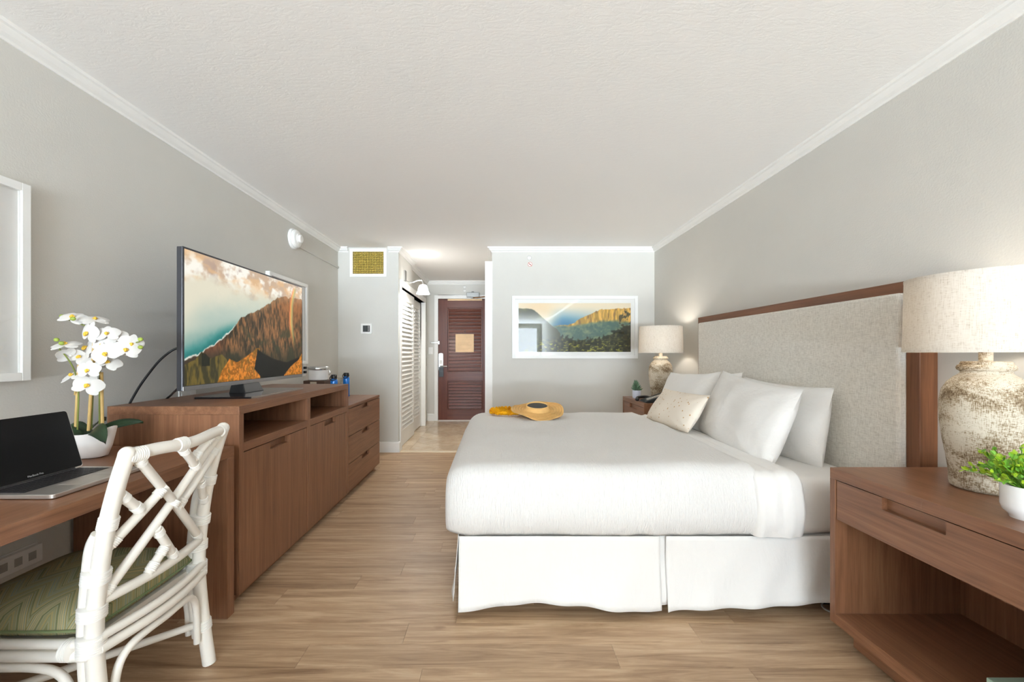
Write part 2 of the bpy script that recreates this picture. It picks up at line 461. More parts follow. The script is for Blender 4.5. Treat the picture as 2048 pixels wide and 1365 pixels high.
# planks run across the room
PW, G = 0.132, 0.0007
def plank_mesh(length):
    c = 0.0006
    mb = MB(); h0, h1 = -0.006, 0.0
    vs_ = [(0, 0, h0), (length, 0, h0), (length, PW - G, h0), (0, PW - G, h0), (0, 0, h1 - c), (length, 0, h1 - c), (length, PW - G, h1 - c), (0, PW - G, h1 - c),
           (c, c, h1), (length - c, c, h1), (length - c, PW - G - c, h1), (c, PW - G - c, h1)]
    fs = [(0, 1, 5, 4), (1, 2, 6, 5), (2, 3, 7, 6), (3, 0, 4, 7), (4, 5, 9, 8), (5, 6, 10, 9), (6, 7, 11, 10), (7, 4, 8, 11), (8, 9, 10, 11)]
    mb.add(vs_, fs); me = mb.mesh('plank'); me.materials.append(M['plank']); return me
PM = {}
y = -1.2; row = 0
rng = random.Random(3)
LEN = 1.22
while y < YF + 0.01:
    w_end = XR
    x = XL - rng.random() * LEN
    first = True
    while x < XR:
        x0, x1 = max(x, XL), min(x + LEN - G, XR)
        if x1 - x0 > 0.03:
            key = round((x1 - x0) / 0.02)
            L_ = x1 - x0
            me = PM.setdefault(round(L_, 3), None) or plank_mesh(L_); PM[round(L_, 3)] = me
            o = bpy.data.objects.new('plank', me); COL.objects.link(o); o.parent = fl; o.location = (x0, y, 0)
        x += LEN
    y += PW; row += 1
# entry tiles
fe = struct(bx(XL - T, 0.6, YF + 0.031, YE + 0.3, -0.06, -0.003).build('floor_entry', 'grout'))
def clip(poly, x0, x1, y0, y1):
    for ax, lim, sg in ((0, x0, 1), (0, x1, -1), (1, y0, 1), (1, y1, -1)):
        out = []
        for i in range(len(poly)):
            a, b = poly[i - 1], poly[i]; da, db = sg * (a[ax] - lim), sg * (b[ax] - lim)
            if (da >= 0) != (db >= 0):
                k = da / (da - db); out.append((a[0] + (b[0] - a[0]) * k, a[1] + (b[1] - a[1]) * k))
            if db >= 0: out.append(b)
        poly = out
        if len(poly) < 3: return []
    return poly
def tile(poly):
    if len(poly) < 3: return
    ar = abs(sum(poly[i - 1][0] * poly[i][1] - poly[i][0] * poly[i - 1][1] for i in range(len(poly)))) / 2
    if ar < 0.0006: return
    cx = sum(p[0] for p in poly) / len(poly); cy = sum(p[1] for p in poly) / len(poly)
    q = [(cx + (p[0] - cx) * 0.985, cy + (p[1] - cy) * 0.985) for p in poly]
    me = MB().prism([(p[0] - cx, p[1] - cy) for p in q], 'XY', -0.003, 0.001).mesh('tile'); me.materials.append(M['tile'])
    o = bpy.data.objects.new('tile', me); COL.objects.link(o); o.parent = fe; o.location = (cx, cy, 0)
BX = -1.075
yy = YF + 0.06
while yy < YE:
    tile(clip([(XL + 0.6, yy), (BX, yy), (BX, yy + 0.3), (XL + 0.6, yy + 0.3)], XC - 0.11, BX, YF + 0.06, YE)); yy += 0.3
HD = 0.17
i0 = 0
for a in range(-1, 9):
    for b in range(-1, 16):
        for sft in (0, 1):
            cx = BX + a * 2 * HD + sft * HD; cy = YF + 0.06 + b * 2 * HD + sft * HD
            tile(clip([(cx - HD, cy), (cx, cy - HD), (cx + HD, cy), (cx, cy + HD)], BX, XH, YF + 0.06, YE))
struct(MB().prism([(YF - 0.005, 0), (YF + 0.06, 0), (YF + 0.052, 0.007), (YF + 0.004, 0.006)], 'YZ', XC, XH).build('trim_1', plain('stone_threshold', lin(206, 190, 164), 0.4)))

struct(bx(XL - T, XR + T, YB - T, YE + T, H, H + 0.1).build('ceiling', 'ceil'))
struct(bx(XL - T, XL, YB - T, YE + T, -0.06, H).build('wall_left', 'wall'))
struct(bx(XR, XR + T, YB - T, YF + T, -0.06, H).build('wall_right', 'wall'))
struct(bx(XH, XR, YF, YF + T, -0.06, H).build('wall_far', 'wall'))
struct(bx(XH, XH + 0.1, YF + T, YE + T, -0.06, H).build('wall_entry_right', 'wall'))
vx0, vx1, vz0, vz1 = -1.722, -1.355, 2.125, 2.39      # air vent opening
mb = bx(XL, vx0, YF, YF + 0.1, -0.06, H); mb.box(vx1, XC - 0.1, YF, YF + 0.1, -0.06, H); mb.box(vx0, vx1, YF, YF + 0.1, -0.06, vz0); mb.box(vx0, vx1, YF, YF + 0.1, vz1, H)
struct(mb.build('wall_closet_end', 'wall'))
Y0, Y1, ZD = 5.135, 6.80, 2.0   # closet opening
mb = bx(XC - 0.1, XC, YF, Y0, -0.06, H); mb.box(XC - 0.1, XC, Y0, 5.79, ZD, H); mb.box(XC - 0.155, XC2, 5.79, YE, ZD + 0.06, H)
mb.box(XC - 0.1, XC, 5.79, Y1, ZD, ZD + 0.06); mb.box(XC - 0.155, XC2, Y1, YE, -0.06, ZD + 0.06)
struct(mb.build('wall_closet', 'wall'))
DX0, DX1, DZ = -1.039, -0.125, 2.132
mb = bx(XC2 - 0.1, DX0, YE, YE + T, -0.06, H); mb.box(DX0, DX1, YE, YE + T, DZ, H); mb.box(DX1, XH, YE, YE + T, -0.06, H)
struct(mb.build('wall_entry', 'wall'))
# window wall behind the viewpoint
WX0, WX1, WZ = -1.78, 1.75, 2.32
mb = bx(XL, WX0, YB - T, YB, -0.06, H); mb.box(WX1, XR, YB - T, YB, -0.06, H); mb.box(WX0, WX1, YB - T, YB, WZ, H); mb.box(WX0, WX1, YB - T, YB, -0.06, 0.06)
struct(mb.build('wall_window', 'wall'))
wn = sempty('window_1', (0, YB - 0.06, 0.06))
for a, b in ((WX0, 0.03), (-0.03, WX1)):
    yk = YB - 0.05 if a == WX0 else YB - 0.09
    mb = MB()
    mb.box(a, a + 0.06, yk - 0.018, yk + 0.018, 0.06, WZ); mb.box(b - 0.06, b, yk - 0.018, yk + 0.018, 0.06, WZ)
    mb.box(a + 0.06, b - 0.06, yk - 0.018, yk + 0.018, 0.06, 0.13); mb.box(a + 0.06, b - 0.06, yk - 0.018, yk + 0.018, WZ - 0.07, WZ)
    fr = mb.build('window_frame', 'trim', wn)
    bx(a + 0.06, b - 0.06, yk - 0.002, yk + 0.002, 0.13, WZ - 0.07).build('pane', 'glass', wn)
for xa, xb, side_ in ((-1.88, -1.7, 'desk'), (1.68, 1.85, 'nightstand')):
    rows = []
    for z in (0.03, 1.2, 2.3):
        rows.append([(xa + (xb - xa) * k / 40, YB + 0.09 + 0.035 * math.sin(k * 1.25), z) for k in range(41)])
    cu = MB().grid(rows).build('curtain', 'curtain', None, True, base=((xa + xb) / 2, YB + 0.09, 0), solid=0.004)
    tag(cu, 'white curtain gathered at the %s side of the wide window' % side_, 'curtain', 'window curtains')

# crown moulding with mitred ends, baseboards
CP = [(0, -0.056), (0.007, -0.056), (0.010, -0.046), (0.026, -0.036), (0.040, -0.016), (0.050, -0.012), (0.054, 0.0), (0, 0.0)]
BP = [(0, 0), (0.016, 0), (0.016, 0.11), (0.011, 0.122), (0, 0.125)]
ntrim = [1]
def run(prof, z0, axis, a0, a1, wall, sign, m0=0, m1=0, mat='trim', name=None):
    """profile swept along axis between a0 and a1; m0/m1 = +1 outer mitre, -1 inner mitre, 0 square"""
    mb = MB(); n = len(prof); vs_ = []
    for a, m, s_ in ((a0, m0, -1), (a1, m1, 1)):
        for d, z in prof:
            p = a + s_ * m * d
            vs_.append((wall + sign * d, p, z0 + z) if axis == 'Y' else (p, wall + sign * d, z0 + z))
    fs = [tuple(range(n)), tuple(range(2 * n - 1, n - 1, -1))] + [(i, n + i, n + (i + 1) % n, (i + 1) % n) for i in range(n)]
    mb.add(vs_, fs)
    if name is None:
        ntrim[0] += 1; name = 'trim_%d' % ntrim[0]
    return struct(mb.build(name, mat))
run(CP, H, 'Y', YB, YF, XL, 1, 0, -1)
run(CP, H, 'Y', YB, YF, XR, -1, 0, -1)
run(CP, H, 'X', XH, XR, YF, -1, 1, -1)
run(CP, H, 'Y', YF, YE, XH, -1, 1, -1)
run(CP, H, 'X', XL, -1.777, YF, -1, -1, 0)
run(CP, H, 'X', -1.30, XC, YF, -1, 0, 1)
run(CP, H, 'Y', YF, 5.79, XC, 1, 1, 1)
run(CP, H, 'Y', 5.79, YE, XC2, 1, 0, -1)
run(CP, H, 'X', XC2, XH, YE, -1, -1, -1)
run(BP, 0, 'Y', YB, YF, XL, 1, 0, -1, name='baseboard_left')
run(BP, 0, 'Y', YB, YF, XR, -1, 0, -1, name='baseboard_right')
run(BP, 0, 'X', XH, XR, YF, -1, 0, -1, name='baseboard_far')
run(BP, 0, 'X', XL, XC, YF, -1, -1, 1, name='baseboard_closet_end')
run(BP, 0, 'Y', YF, Y0 - 0.09, XC, 1, 1, 0, name='baseboard_closet')
run(BP, 0, 'X', XC2, DX0 - 0.06, YE, -1, -1, 0, name='baseboard_entry')
# white post closing the end of the picture wall
struct(bx(-0.149, XH + 0.006, YF - 0.012, YF + 0.09, 0, 2.276).build('trim_%d' % (ntrim[0] + 1), 'trim', bevel=0.003)); ntrim[0] += 1
# casings
def casing(pieces, nm):
    mb = MB()
    for p in pieces: mb.box(*p)
    ntrim[0] += 1
    struct(mb.build('trim_%d' % ntrim[0], 'trim', bevel=0.003))
casing([(XC - 0.1, XC + 0.014, Y0 - 0.07, Y0, 0, ZD + 0.075), (XC - 0.1, XC + 0.014, Y1, Y1 + 0.07, 0, ZD + 0.075), (XC - 0.1, XC + 0.014, Y0, Y1, ZD, ZD + 0.075)], 'closet')
casing([(DX0 - 0.062, DX0, YE - 0.016, YE + 0.1, 0, DZ + 0.062), (DX1, DX1 + 0.05, YE - 0.016, YE + 0.1, 0, DZ + 0.062), (DX0, DX1, YE - 0.016, YE + 0.1, DZ, DZ + 0.062)], 'entry')

# ---- entry door
YD = YE + 0.012
dr = sempty('door_1', ((DX0 + DX1) / 2, YD, 0))
px0, px1 = -0.875, -0.262
P1 = (0.848, 1.98); P2 = (0.19, 0.70)
x0, x1 = DX0 + 0.004, DX1 - 0.004
for nm, b in (('stile', (x0, px0, YD, YD + 0.045, 0.012, DZ - 0.004)), ('stile', (px1, x1, YD, YD + 0.045, 0.012, DZ - 0.004)),
              ('rail', (px0, px1, YD, YD + 0.045, 0.012, P2[0])), ('rail', (px0, px1, YD, YD + 0.045, P2[1], P1[0])), ('rail', (px0, px1, YD, YD + 0.045, P1[1], DZ - 0.004))):
    bx(*b).build(nm, 'mahoganyZ' if nm == 'stile' else 'mahoganyX', dr)
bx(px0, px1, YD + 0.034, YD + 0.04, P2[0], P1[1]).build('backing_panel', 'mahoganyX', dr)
for (za, zb), n in ((P1, 18), (P2, 9)):
    mb = MB(); wv = 0.018
    for q in ((px0 + 0.004, px0 + 0.004 + wv, za, zb), (px1 - 0.004 - wv, px1 - 0.004, za, zb), (px0, px1, za, za + wv), (px0, px1, zb - wv, zb)):
        mb.box(q[0], q[1], YD + 0.006, YD + 0.03, q[2], q[3])
    mb.build('panel_moulding', 'mahoganyX', dr, bevel=0.004)
    za += wv; zb -= wv; hh = (zb - za) / n
    me = None
    for i in range(n):
        z = za + i * hh
        if me is None:
            m_ = MB().prism([(YD + 0.008, 0.006), (YD + 0.034, 0.0), (YD + 0.034, hh - 0.010), (YD + 0.014, hh - 0.010)], 'YZ', px0 + wv, px1 - wv)
            me = m_.mesh('slat', (dr.location.x, YD, 0)); me.materials.append(M['mahoganyX'])
        o = bpy.data.objects.new('slat', me); COL.objects.link(o); o.parent = dr; o.location = (0, 0, z)
# door hardware
kx = -0.985
lk = MB().prism(rpoly(kx - 0.045, kx + 0.04, 0.865, 1.185, 0.03), 'XZ', YD - 0.03, YD).build('lock_case', 'chrome', dr, 40, 0.004)
lk['label'] = 'brushed metal electronic lock case'
MB().prism(rpoly(kx - 0.026, kx + 0.022, 0.99, 1.06, 0.006), 'XZ', YD - 0.034, YD - 0.029).build('reader', 'whiteplastic', lk)
mb = MB().tube([(kx, YD - 0.03, 0.955), (kx, YD - 0.075, 0.955), (kx + 0.02, YD - 0.085, 0.955), (kx + 0.11, YD - 0.08, 0.952)], 0.011, 10)
mb.build('lever_handle', 'chrome', lk, True)
mb = MB().prism(rpoly(kx - 0.035, kx + 0.045, 0.77, 0.94, 0.008), 'XZ', YD - 0.047, YD - 0.044)
o = mb.build('door_hanger', 'phone', None, base=(kx, YD - 0.045, 0.77)); tag(o, 'dark card sign hanging from the entry door handle', 'door sign')
mb = MB().prism([(-1.15, 1.355), (-1.03, 1.355), (-1.03, 1.37), (-1.15, 1.37)], 'XZ', YE - 0.05, YE - 0.035)
mb.tube([(-1.15, YE - 0.042, 1.362), (-1.165, YE - 0.042, 1.362)], 0.012, 8)
mb.box(-1.03, -1.005, YE - 0.055, YD, 1.335, 1.39)
mb.build('security_latch', 'chrome', dr)
mb = MB().lathe([(0.0, -0.006), (0.011, -0.006), (0.011, 0.006), (0.0, 0.006)], (0, 0, 0), 14).xf(Matrix.Translation((-0.57, YD + 0.004, 1.56)) @ Matrix.Rotation(math.pi / 2, 4, 'X'))
mb.build('peephole', 'black', dr)
o = bx(-0.735, -0.415, YD + 0.0045, YD + 0.0085, 1.20, 1.515).build('notice_sheet', 'paper', None, base=(-0.575, YD + 0.006, 1.2)); tag(o, 'tan paper notice fixed to the slatted entry door', 'notice')
mb = MB()
for k, z in enumerate((1.485, 1.46, 1.44, 1.42, 1.36, 1.34, 1.32, 1.26, 1.24)):
    mb.box(-0.70, -0.45 - 0.03 * (k % 3), YD + 0.0042, YD + 0.0046, z, z + 0.004)
mb.build('print', plain('faint_print', lin(214, 178, 136), 0.7), o)
cl = thing('door_closer', (-0.43, YE - 0.03, 2.15), 'grey metal door closer box above the dark entry door', 'door closer')
bx(-0.535, -0.315, YE - 0.075, YE - 0.015, 2.15, 2.235).build('body', 'steel', cl, bevel=0.006)
MB().lathe([(0.02, 0), (0.02, 0.016), (0.0, 0.016)], (-0.43, YE - 0.045, 2.234), 12).build('pinion', 'steel', cl, True)
MB().tube([(-0.43, YE - 0.045, 2.143), (-0.30, YE - 0.12, 2.143), (-0.17, YE - 0.045, 2.17)], 0.009, 8).build('arm', plain('orange_reflection_arm', lin(196, 142, 92), 0.35, 0.7), cl)  # the arm's orange reflection is put into its metal colour
MB().box(-0.46, -0.40, YE - 0.055, YE - 0.035, 2.134, 2.152).build('foot', 'steel', cl)
bx(-0.87, -0.27, YE - 0.006, YE + 0.014, 2.10, 2.128).build('weather_strip', 'paper', dr)
# switch, access panel
def plate(name, label, cat, c, w, h, axis, sign, rock=True, mat='whiteplastic'):
    o = thing(name, c, label, cat)
    x, y, z = c
    def pl(dx0, dx1, dz0, dz1, d0, d1, nm, mt, par):
        if axis == 'Y': b = (x + dx0, x + dx1, y + min(sign * d0, sign * d1), y + max(sign * d0, sign * d1), z + dz0, z + dz1)
        else: b = (x + min(sign * d0, sign * d1), x + max(sign * d0, sign * d1), y + dx0, y + dx1, z + dz0, z + dz1)
        return bx(*b).build(nm, mt, par, bevel=0.0015)
    pl(-w / 2, w / 2, -h / 2, h / 2, 0, 0.007, 'plate', mat, o)
    return o, pl
o, pl = plate('light_switch', 'white light switch plate on wall by the entry door', 'switch', (-1.165, YE, 1.225), 0.075, 0.12, 'Y', -1)
pl(-0.016, 0.016, -0.032, 0.032, 0.007, 0.011, 'rocker', 'whiteplastic', o)
vent2 = thing('return_grille', (XC2, 7.1, 0.2), 'tall white slotted grille on wall next to entry door', 'vent')
bx(XC2, XC2 + 0.012, 6.96, 7.27, 0.2, 0.96).build('frame', 'doorwhite', vent2, bevel=0.003)
mb = MB()
for i in range(26):
    z = 0.34 + i * 0.022; mb.prism([(XC2 + 0.011, z + 0.016), (XC2 + 0.011, z + 0.013), (XC2 + 0.024, z), (XC2 + 0.024, z + 0.003)], 'XZ', 6.99, 7.24)
mb.build('slats', 'doorwhite', vent2)['kind'] = 'stuff'
pan = bx(XC2, XC2 + 0.008, 6.95, 7.28, 1.1, 1.72).build('access_panel', 'doorwhite', None, base=(XC2, 7.1, 1.1), bevel=0.002); tag(pan, 'flat white access panel above the slotted grille', 'panel')

# ---- louvred closet doors
def louvre(name, xf_, ya, yb, n=29):
    d = sempty(name, (xf_, (ya + yb) / 2, 0.012)); th = 0.032; z0, z1 = 0.012, 1.985
    s_ = 0.075
    bx(xf_ - th, xf_, ya, ya + s_, z0, z1).build('stile', 'doorwhite', d, bevel=0.002)
    bx(xf_ - th, xf_, yb - s_, yb, z0, z1).build('stile', 'doorwhite', d, bevel=0.002)
    bx(xf_ - th, xf_, ya + s_, yb - s_, z0, 0.20).build('rail', 'doorwhite', d, bevel=0.002)
    bx(xf_ - th, xf_, ya + s_, yb - s_, 1.87, z1).build('rail', 'doorwhite', d, bevel=0.002)
    hh = (1.87 - 0.20) / n
    m_ = MB().prism([(xf_ - th + 0.002, hh * 1.12), (xf_ - th + 0.002, hh * 1.12 - 0.008), (xf_ + 0.002, 0.0), (xf_ + 0.002, 0.007)], 'XZ', ya + s_, yb - s_)
    me = m_.mesh('slat', (xf_, (ya + yb) / 2, 0)); me.materials.append(M['doorwhite'])
    for i in range(n):
        o = bpy.data.objects.new('slat', me); COL.objects.link(o); o.parent = d; o.location = (0, 0, 0.20 + i * hh - 0.012 - 0.002)
    MB().lathe([(0.012, 0), (0.014, 0.006), (0.0, 0.008)], (0, 0, 0), 12).xf(Matrix.Translation((xf_, ya + 0.035 if n == 29 else yb - 0.035, 0.95)) @ Matrix.Rotation(math.pi / 2, 4, 'Y')).build('finger_pull', 'chrome', d, True)
    return d
louvre('door_2', XC - 0.022, Y0 + 0.01, 6.06, 29)
louvre('door_3', XC - 0.066, 5.98, Y1 - 0.01, 30)

# ---- air vent on closet end wall, thermostat
av = thing('air_vent', (-1.51, YF, 2.14), 'white framed air vent with gold square grille near ceiling', 'vent')
mb = MB(); b_ = 0.035
for q in ((vx0 - b_, vx0, vz0 - b_, vz1 + b_), (vx1, vx1 + b_, vz0 - b_, vz1 + b_), (vx0, vx1, vz0 - b_, vz0), (vx0, vx1, vz1, vz1 + b_)):
    mb.box(q[0], q[1], YF - 0.012, YF, q[2], q[3])
mb.build('frame', 'trim', av)
mb = bx(vx0 - 0.004, vx0, YF + 0.101, YF + 0.9, vz0, vz1); mb.box(vx1, vx1 + 0.004, YF + 0.101, YF + 0.9, vz0, vz1); mb.box(vx0, vx1, YF + 0.101, YF + 0.9, vz0 - 0.004, vz0)
mb.box(vx0, vx1, YF + 0.101, YF + 0.9, vz1, vz1 + 0.004); mb.box(vx0, vx1, YF + 0.9, YF + 0.904, vz0, vz1)
mb.build('duct', plain('galvanised_duct', lin(96, 96, 94), 0.6, 0.3), av)
mb = MB()
for i in range(20):
    x = vx0 + (vx1 - vx0) * i / 19; mb.box(x - 0.0042, x + 0.0042, YF - 0.008, YF - 0.002, vz0, vz1)
for i in range(14):
    z = vz0 + (vz1 - vz0) * i / 13; mb.box(vx0, vx1, YF - 0.0095, YF - 0.0078, z - 0.0042, z + 0.0042)
o = mb.build('grille_bars', 'brass', av); o['kind'] = 'stuff'
th = thing('thermostat', (-1.558, YF, 1.47), 'small white wall thermostat with dark display', 'thermostat')
MB().prism(rpoly(-1.622, -1.492, 1.412, 1.532, 0.008), 'XZ', YF - 0.022, YF).build('case', 'whiteplastic', th, bevel=0.002)
bx(-1.598, -1.552, YF - 0.0235, YF - 0.021, 1.434, 1.51).build('display', plain('lcd', lin(62, 66, 66), 0.3), th)
bx(-1.552, -1.516, YF - 0.0233, YF - 0.021, 1.434, 1.51).build('key_strip', 'black', th)
for k in range(4): bx(-1.541, -1.524, YF - 0.0245, YF - 0.0232, 1.442 + k * 0.0175, 1.452 + k * 0.0175).build('key', 'signgrey', th)
# ---- smoke detector and raceway on left wall
sd = thing('smoke_detector', (XL, 3.90, 2.242), 'round white smoke detector on left wall below ceiling', 'smoke detector')
mt = Matrix.Translation((XL, 3.90, 2.242)) @ Matrix.Rotation(math.pi / 2, 4, 'Y')
MB().lathe([(0.094, 0), (0.094, 0.014), (0.088, 0.022), (0.0, 0.022)], seg=36).xf(mt).build('base_plate', 'whiteplastic', sd, 30)
MB().lathe([(0.082, 0.02), (0.084, 0.036), (0.074, 0.05), (0.05, 0.058), (0.046, 0.064), (0.0, 0.064)], seg=36).xf(mt).build('cover', 'whiteplastic', sd, 30)
MB().lathe([(0.036, 0.06), (0.036, 0.082), (0.03, 0.086), (0.0, 0.086)], seg=28).xf(mt).build('sensor_cap', 'whiteplastic', sd, 30)
o = bx(XL, XL + 0.014, 3.97, YF - 0.002, 2.19, 2.21).build('wire_raceway', 'wall', None, base=(XL, 4.5, 2.2)); tag(o, 'slim painted wire raceway running from smoke detector to corner', 'raceway')
# ---- round signs near the ceiling
def sign(loc, red, label):
    o = thing('round_sign', loc, label, 'sign', None); x, y, z = loc; r = 0.028
    rot = Matrix.Translation(loc) @ Matrix.Rotation(math.pi / 2, 4, 'X')
    MB().lathe([(r, 0.0), (r, 0.002), (0, 0.002)], seg=28).xf(rot).build('disc', 'whiteplastic', o)
    ink = 'red' if red else 'signgrey'
    MB().ring([(r * 0.98, 0.002), (r * 0.98, 0.003), (r * 0.82, 0.003), (r * 0.82, 0.002)], seg=28).xf(rot).build('border_ring', ink, o)
    if red:
        MB().box(-r * 0.85, r * 0.85, -0.003, 0.003, 0.002, 0.0034).xf(rot @ Matrix.Rotation(math.radians(-45), 4, 'Z')).build('slash', ink, o)
        MB().box(-r * 0.5, r * 0.5, -0.0028, 0.0028, 0.002, 0.003).xf(rot).build('cigarette', plain('sign_ink_dark', lin(150, 90, 80), 0.6), o)
    else:
        MB().box(-r * 0.4, r * 0.4, 0.012, 0.017, 0.002, 0.003).xf(rot).build('top_mark', ink, o)
        MB().tube([(r * 0.5 * math.cos(a), r * 0.5 * math.sin(a), 0.0025) for a in [math.pi * (1.1 + 0.8 * k / 8) for k in range(9)]], 0.0015, 6).xf(rot).build('lower_mark', ink, o)
sign((0.378, YF, 2.318), False, 'small round white sign with grey marks on picture wall')
sign((0.388, YF, 2.240), True, 'small round red no-smoking sign below the grey one')
sign((-0.575, YE, 2.335), False, 'small round white sign high above the entry door')
sign((-0.572, YE, 2.272), False, 'lower round white sign just above the entry door')

# ---- wall sconce in the entry
so = thing('wall_sconce', (XC, 5.33, 2.10), 'chrome wall sconce with glowing white bell shade above closet', 'sconce')
bx(XC, XC + 0.018, 5.285, 5.375, 2.09, 2.23).build('wall_plate', 'chrome', so, bevel=0.004)
MB().tube(catmull([(XC + 0.01, 5.33, 2.10), (XC + 0.08, 5.33, 2.075), (XC + 0.15, 5.33, 2.10), (XC + 0.215, 5.33, 2.105), (XC + 0.235, 5.33, 2.07), (XC + 0.235, 5.33, 2.045)], 6), 0.009, 10).build('arm', 'chrome', so, True)
MB().ball((XC + 0.215, 5.33, 2.11), 0.014).build('finial', 'chrome', so, True)
bc = (XC + 0.235, 5.33, 0)
MB().ring([(0.024, 2.05), (0.045, 2.04), (0.057, 2.01), (0.066, 1.97), (0.082, 1.937), (0.084, 1.932), (0.078, 1.934), (0.062, 1.97), (0.053, 2.008), (0.042, 2.034), (0.02, 2.044)], bc, 32).build('bell_shade', 'bell', so, True)
ld = bpy.data.lights.new('sconce_bulb', 'POINT'); ld.energy = 30; ld.color = (1, 0.97, 0.92); ld.shadow_soft_size = 0.03
lo = bpy.data.objects.new('sconce_bulb', ld); COL.objects.link(lo); lo.location = (0, 0, 0); lo.parent = so
lo.location = (0.235, 0, 1.955 - 2.10)

# ---------------------------------------------------------------- pictures
def vnoise(x, y, seed=0):
    def h(i, j):
        n = (i * 374761393 + j * 668265263 + seed * 982451653) & 0x7fffffff
        n = ((n ^ (n >> 13)) * 1274126177) & 0x7fffffff
        return ((n ^ (n >> 16)) & 0xffff) / 65535.0
    xi = np.floor(x).astype(np.int64); yi = np.floor(y).astype(np.int64); fx = x - xi; fy = y - yi
    fx = fx * fx * (3 - 2 * fx); fy = fy * fy * (3 - 2 * fy)
    return (h(xi, yi) * (1 - fx) + h(xi + 1, yi) * fx) * (1 - fy) + (h(xi, yi + 1) * (1 - fx) + h(xi + 1, yi + 1) * fx) * fy
def fbm(x, y, o=4, seed=0):
    a = 0.5; s_ = 0; t_ = 0
    for k in range(o):
        s_ = s_ + a * vnoise(x * 2 ** k, y * 2 ** k, seed + k); t_ += a; a *= 0.5
    return s_ / t_
def C(r, g, b): return np.array((r, g, b), float)
def mixc(A, B, k): return A + (B - A) * np.clip(k, 0, 1)[..., None]
def sst(a, b, x): k = np.clip((x - a) / (b - a), 0, 1); return k * k * (3 - 2 * k)
def to_lin(c):
    c = np.clip(c, 0, 255) / 255.0
    return np.where(c <= 0.04045, c / 12.92, ((c + 0.055) / 1.055) ** 2.4)
def paint_grid(name, o, u, v, nu, nv, rgb, mat, parent):
    """flat picture: o corner, u and v edge vectors (world), rgb[nv+1,nu+1,3] sRGB 0-255"""
    o = Vector(o) - Vector(ORG[parent.name]); u = Vector(u); v = Vector(v)
    vs_ = [tuple(o + u * (i / nu) + v * (j / nv)) for j in range(nv + 1) for i in range(nu + 1)]
    fs = [(j * (nu + 1) + i, j * (nu + 1) + i + 1, (j + 1) * (nu + 1) + i + 1, (j + 1) * (nu + 1) + i) for j in range(nv) for i in range(nu)]
    me = bpy.data.meshes.new(name); me.from_pydata(vs_, [], fs)
    at = me.color_attributes.new('paint', 'FLOAT_COLOR', 'POINT')
    c = np.ones(((nu + 1) * (nv + 1), 4), np.float32); c[:, :3] = to_lin(rgb.reshape(-1, 3))
    at.data.foreach_set('color', c.ravel()); me.materials.append(M[mat])
    ob = bpy.data.objects.new(name, me); COL.objects.link(ob); ob.parent = parent; ORG[ob.name] = ORG[parent.name]
    return ob

def framed(name, label, axis, wall, sign, a0, a1, z0, z1, fw, depth, inner, glass=True):
    c = ((a0 + a1) / 2, wall, z0) if axis == 'X' else (wall, (a0 + a1) / 2, z0)
    o = thing(name, c, label, 'picture')
    def B(p0, p1, q0, q1, d0, d1):
        e0, e1 = sorted((wall + sign * d0, wall + sign * d1))
        return (p0, p1, e0, e1, q0, q1) if axis == 'X' else (e0, e1, p0, p1, q0, q1)
    for q in ((a0, a0 + fw, z0, z1), (a1 - fw, a1, z0, z1), (a0 + fw, a1 - fw, z0, z0 + fw), (a0 + fw, a1 - fw, z1 - fw, z1)):
        bx(*B(q[0], q[1], q[2], q[3], 0.0, depth)).build('frame_rail', 'white', o, bevel=0.002)
    bx(*B(a0 + fw, a1 - fw, z0 + fw, z1 - fw, 0.0, depth - 0.018)).build('mat_board', inner, o)
    if glass: bx(*B(a0 + fw, a1 - fw, z0 + fw, z1 - fw, depth - 0.010, depth - 0.008)).build('glass_pane', 'glass', o)
    return o
FPX0, FPX1, FPZ0, FPZ1 = 0.173, 1.663, 1.118, 1.860
fp = framed('framed_landscape', 'wide white framed mountain valley print on the far wall', 'X', YF, -1, FPX0, FPX1, FPZ0, FPZ1, 0.036, 0.035, 'mat')
IX0, IX1, IZ0, IZ1 = 0.25, 1.583, 1.196, 1.776
nu, nv = 240, 104
U, Vv = np.meshgrid(np.linspace(0, 1, nu + 1), np.linspace(0, 1, nv + 1))
cx = 262 + U * (1025 - 262); cy = 798 - Vv * (798 - 466)
n1 = fbm(cx / 60, cy / 40, 5, 1); n2 = fbm(cx / 14, cy / 14, 4, 9)
rgb = np.zeros(cx.shape + (3,)) + C(232, 218, 190)
rgb = mixc(rgb, C(120, 168, 188), sst(480, 580, cy) * (1 - np.abs(cx - 560) / 420))
rgb = mixc(rgb, C(52, 120, 158), sst(540, 610, cy) * (1 - np.abs(cx - 560) / 260))
rgb = mixc(rgb, C(236, 206, 160), (1 - sst(30, 150, np.hypot((cx - 400) / 1.2, (cy - 540)))) * 0.8)
far = np.interp(cx, [262, 480, 520, 600, 640, 680, 740, 790, 830, 900, 1025], [640, 640, 622, 614, 600, 572, 548, 520, 508, 505, 500]) + (n2 - .5) * 14
md = sst(-2, 2, cy - far)
lit = mixc(np.zeros_like(rgb) + C(176, 140, 60), C(232, 182, 84), sst(0.35, 0.65, fbm(cx / 9, cy / 60, 3, 4)))
lit = mixc(lit, C(128, 96, 62), sst(0.55, 0.7, fbm(cx / 12, cy / 50, 3, 14)) * 0.7)
rgb = mixc(rgb, lit, md)
val = np.interp(cx, [262, 520, 640, 760, 830, 960, 1025], [600, 622, 618, 592, 590, 590, 600]) + (n1 - .5) * 26
rgb = mixc(rgb, mixc(np.zeros_like(rgb) + C(74, 104, 96), C(126, 142, 110), sst(0.3, 0.75, n1 + (n2 - .5) * .4)), sst(-10, 12, cy - val))
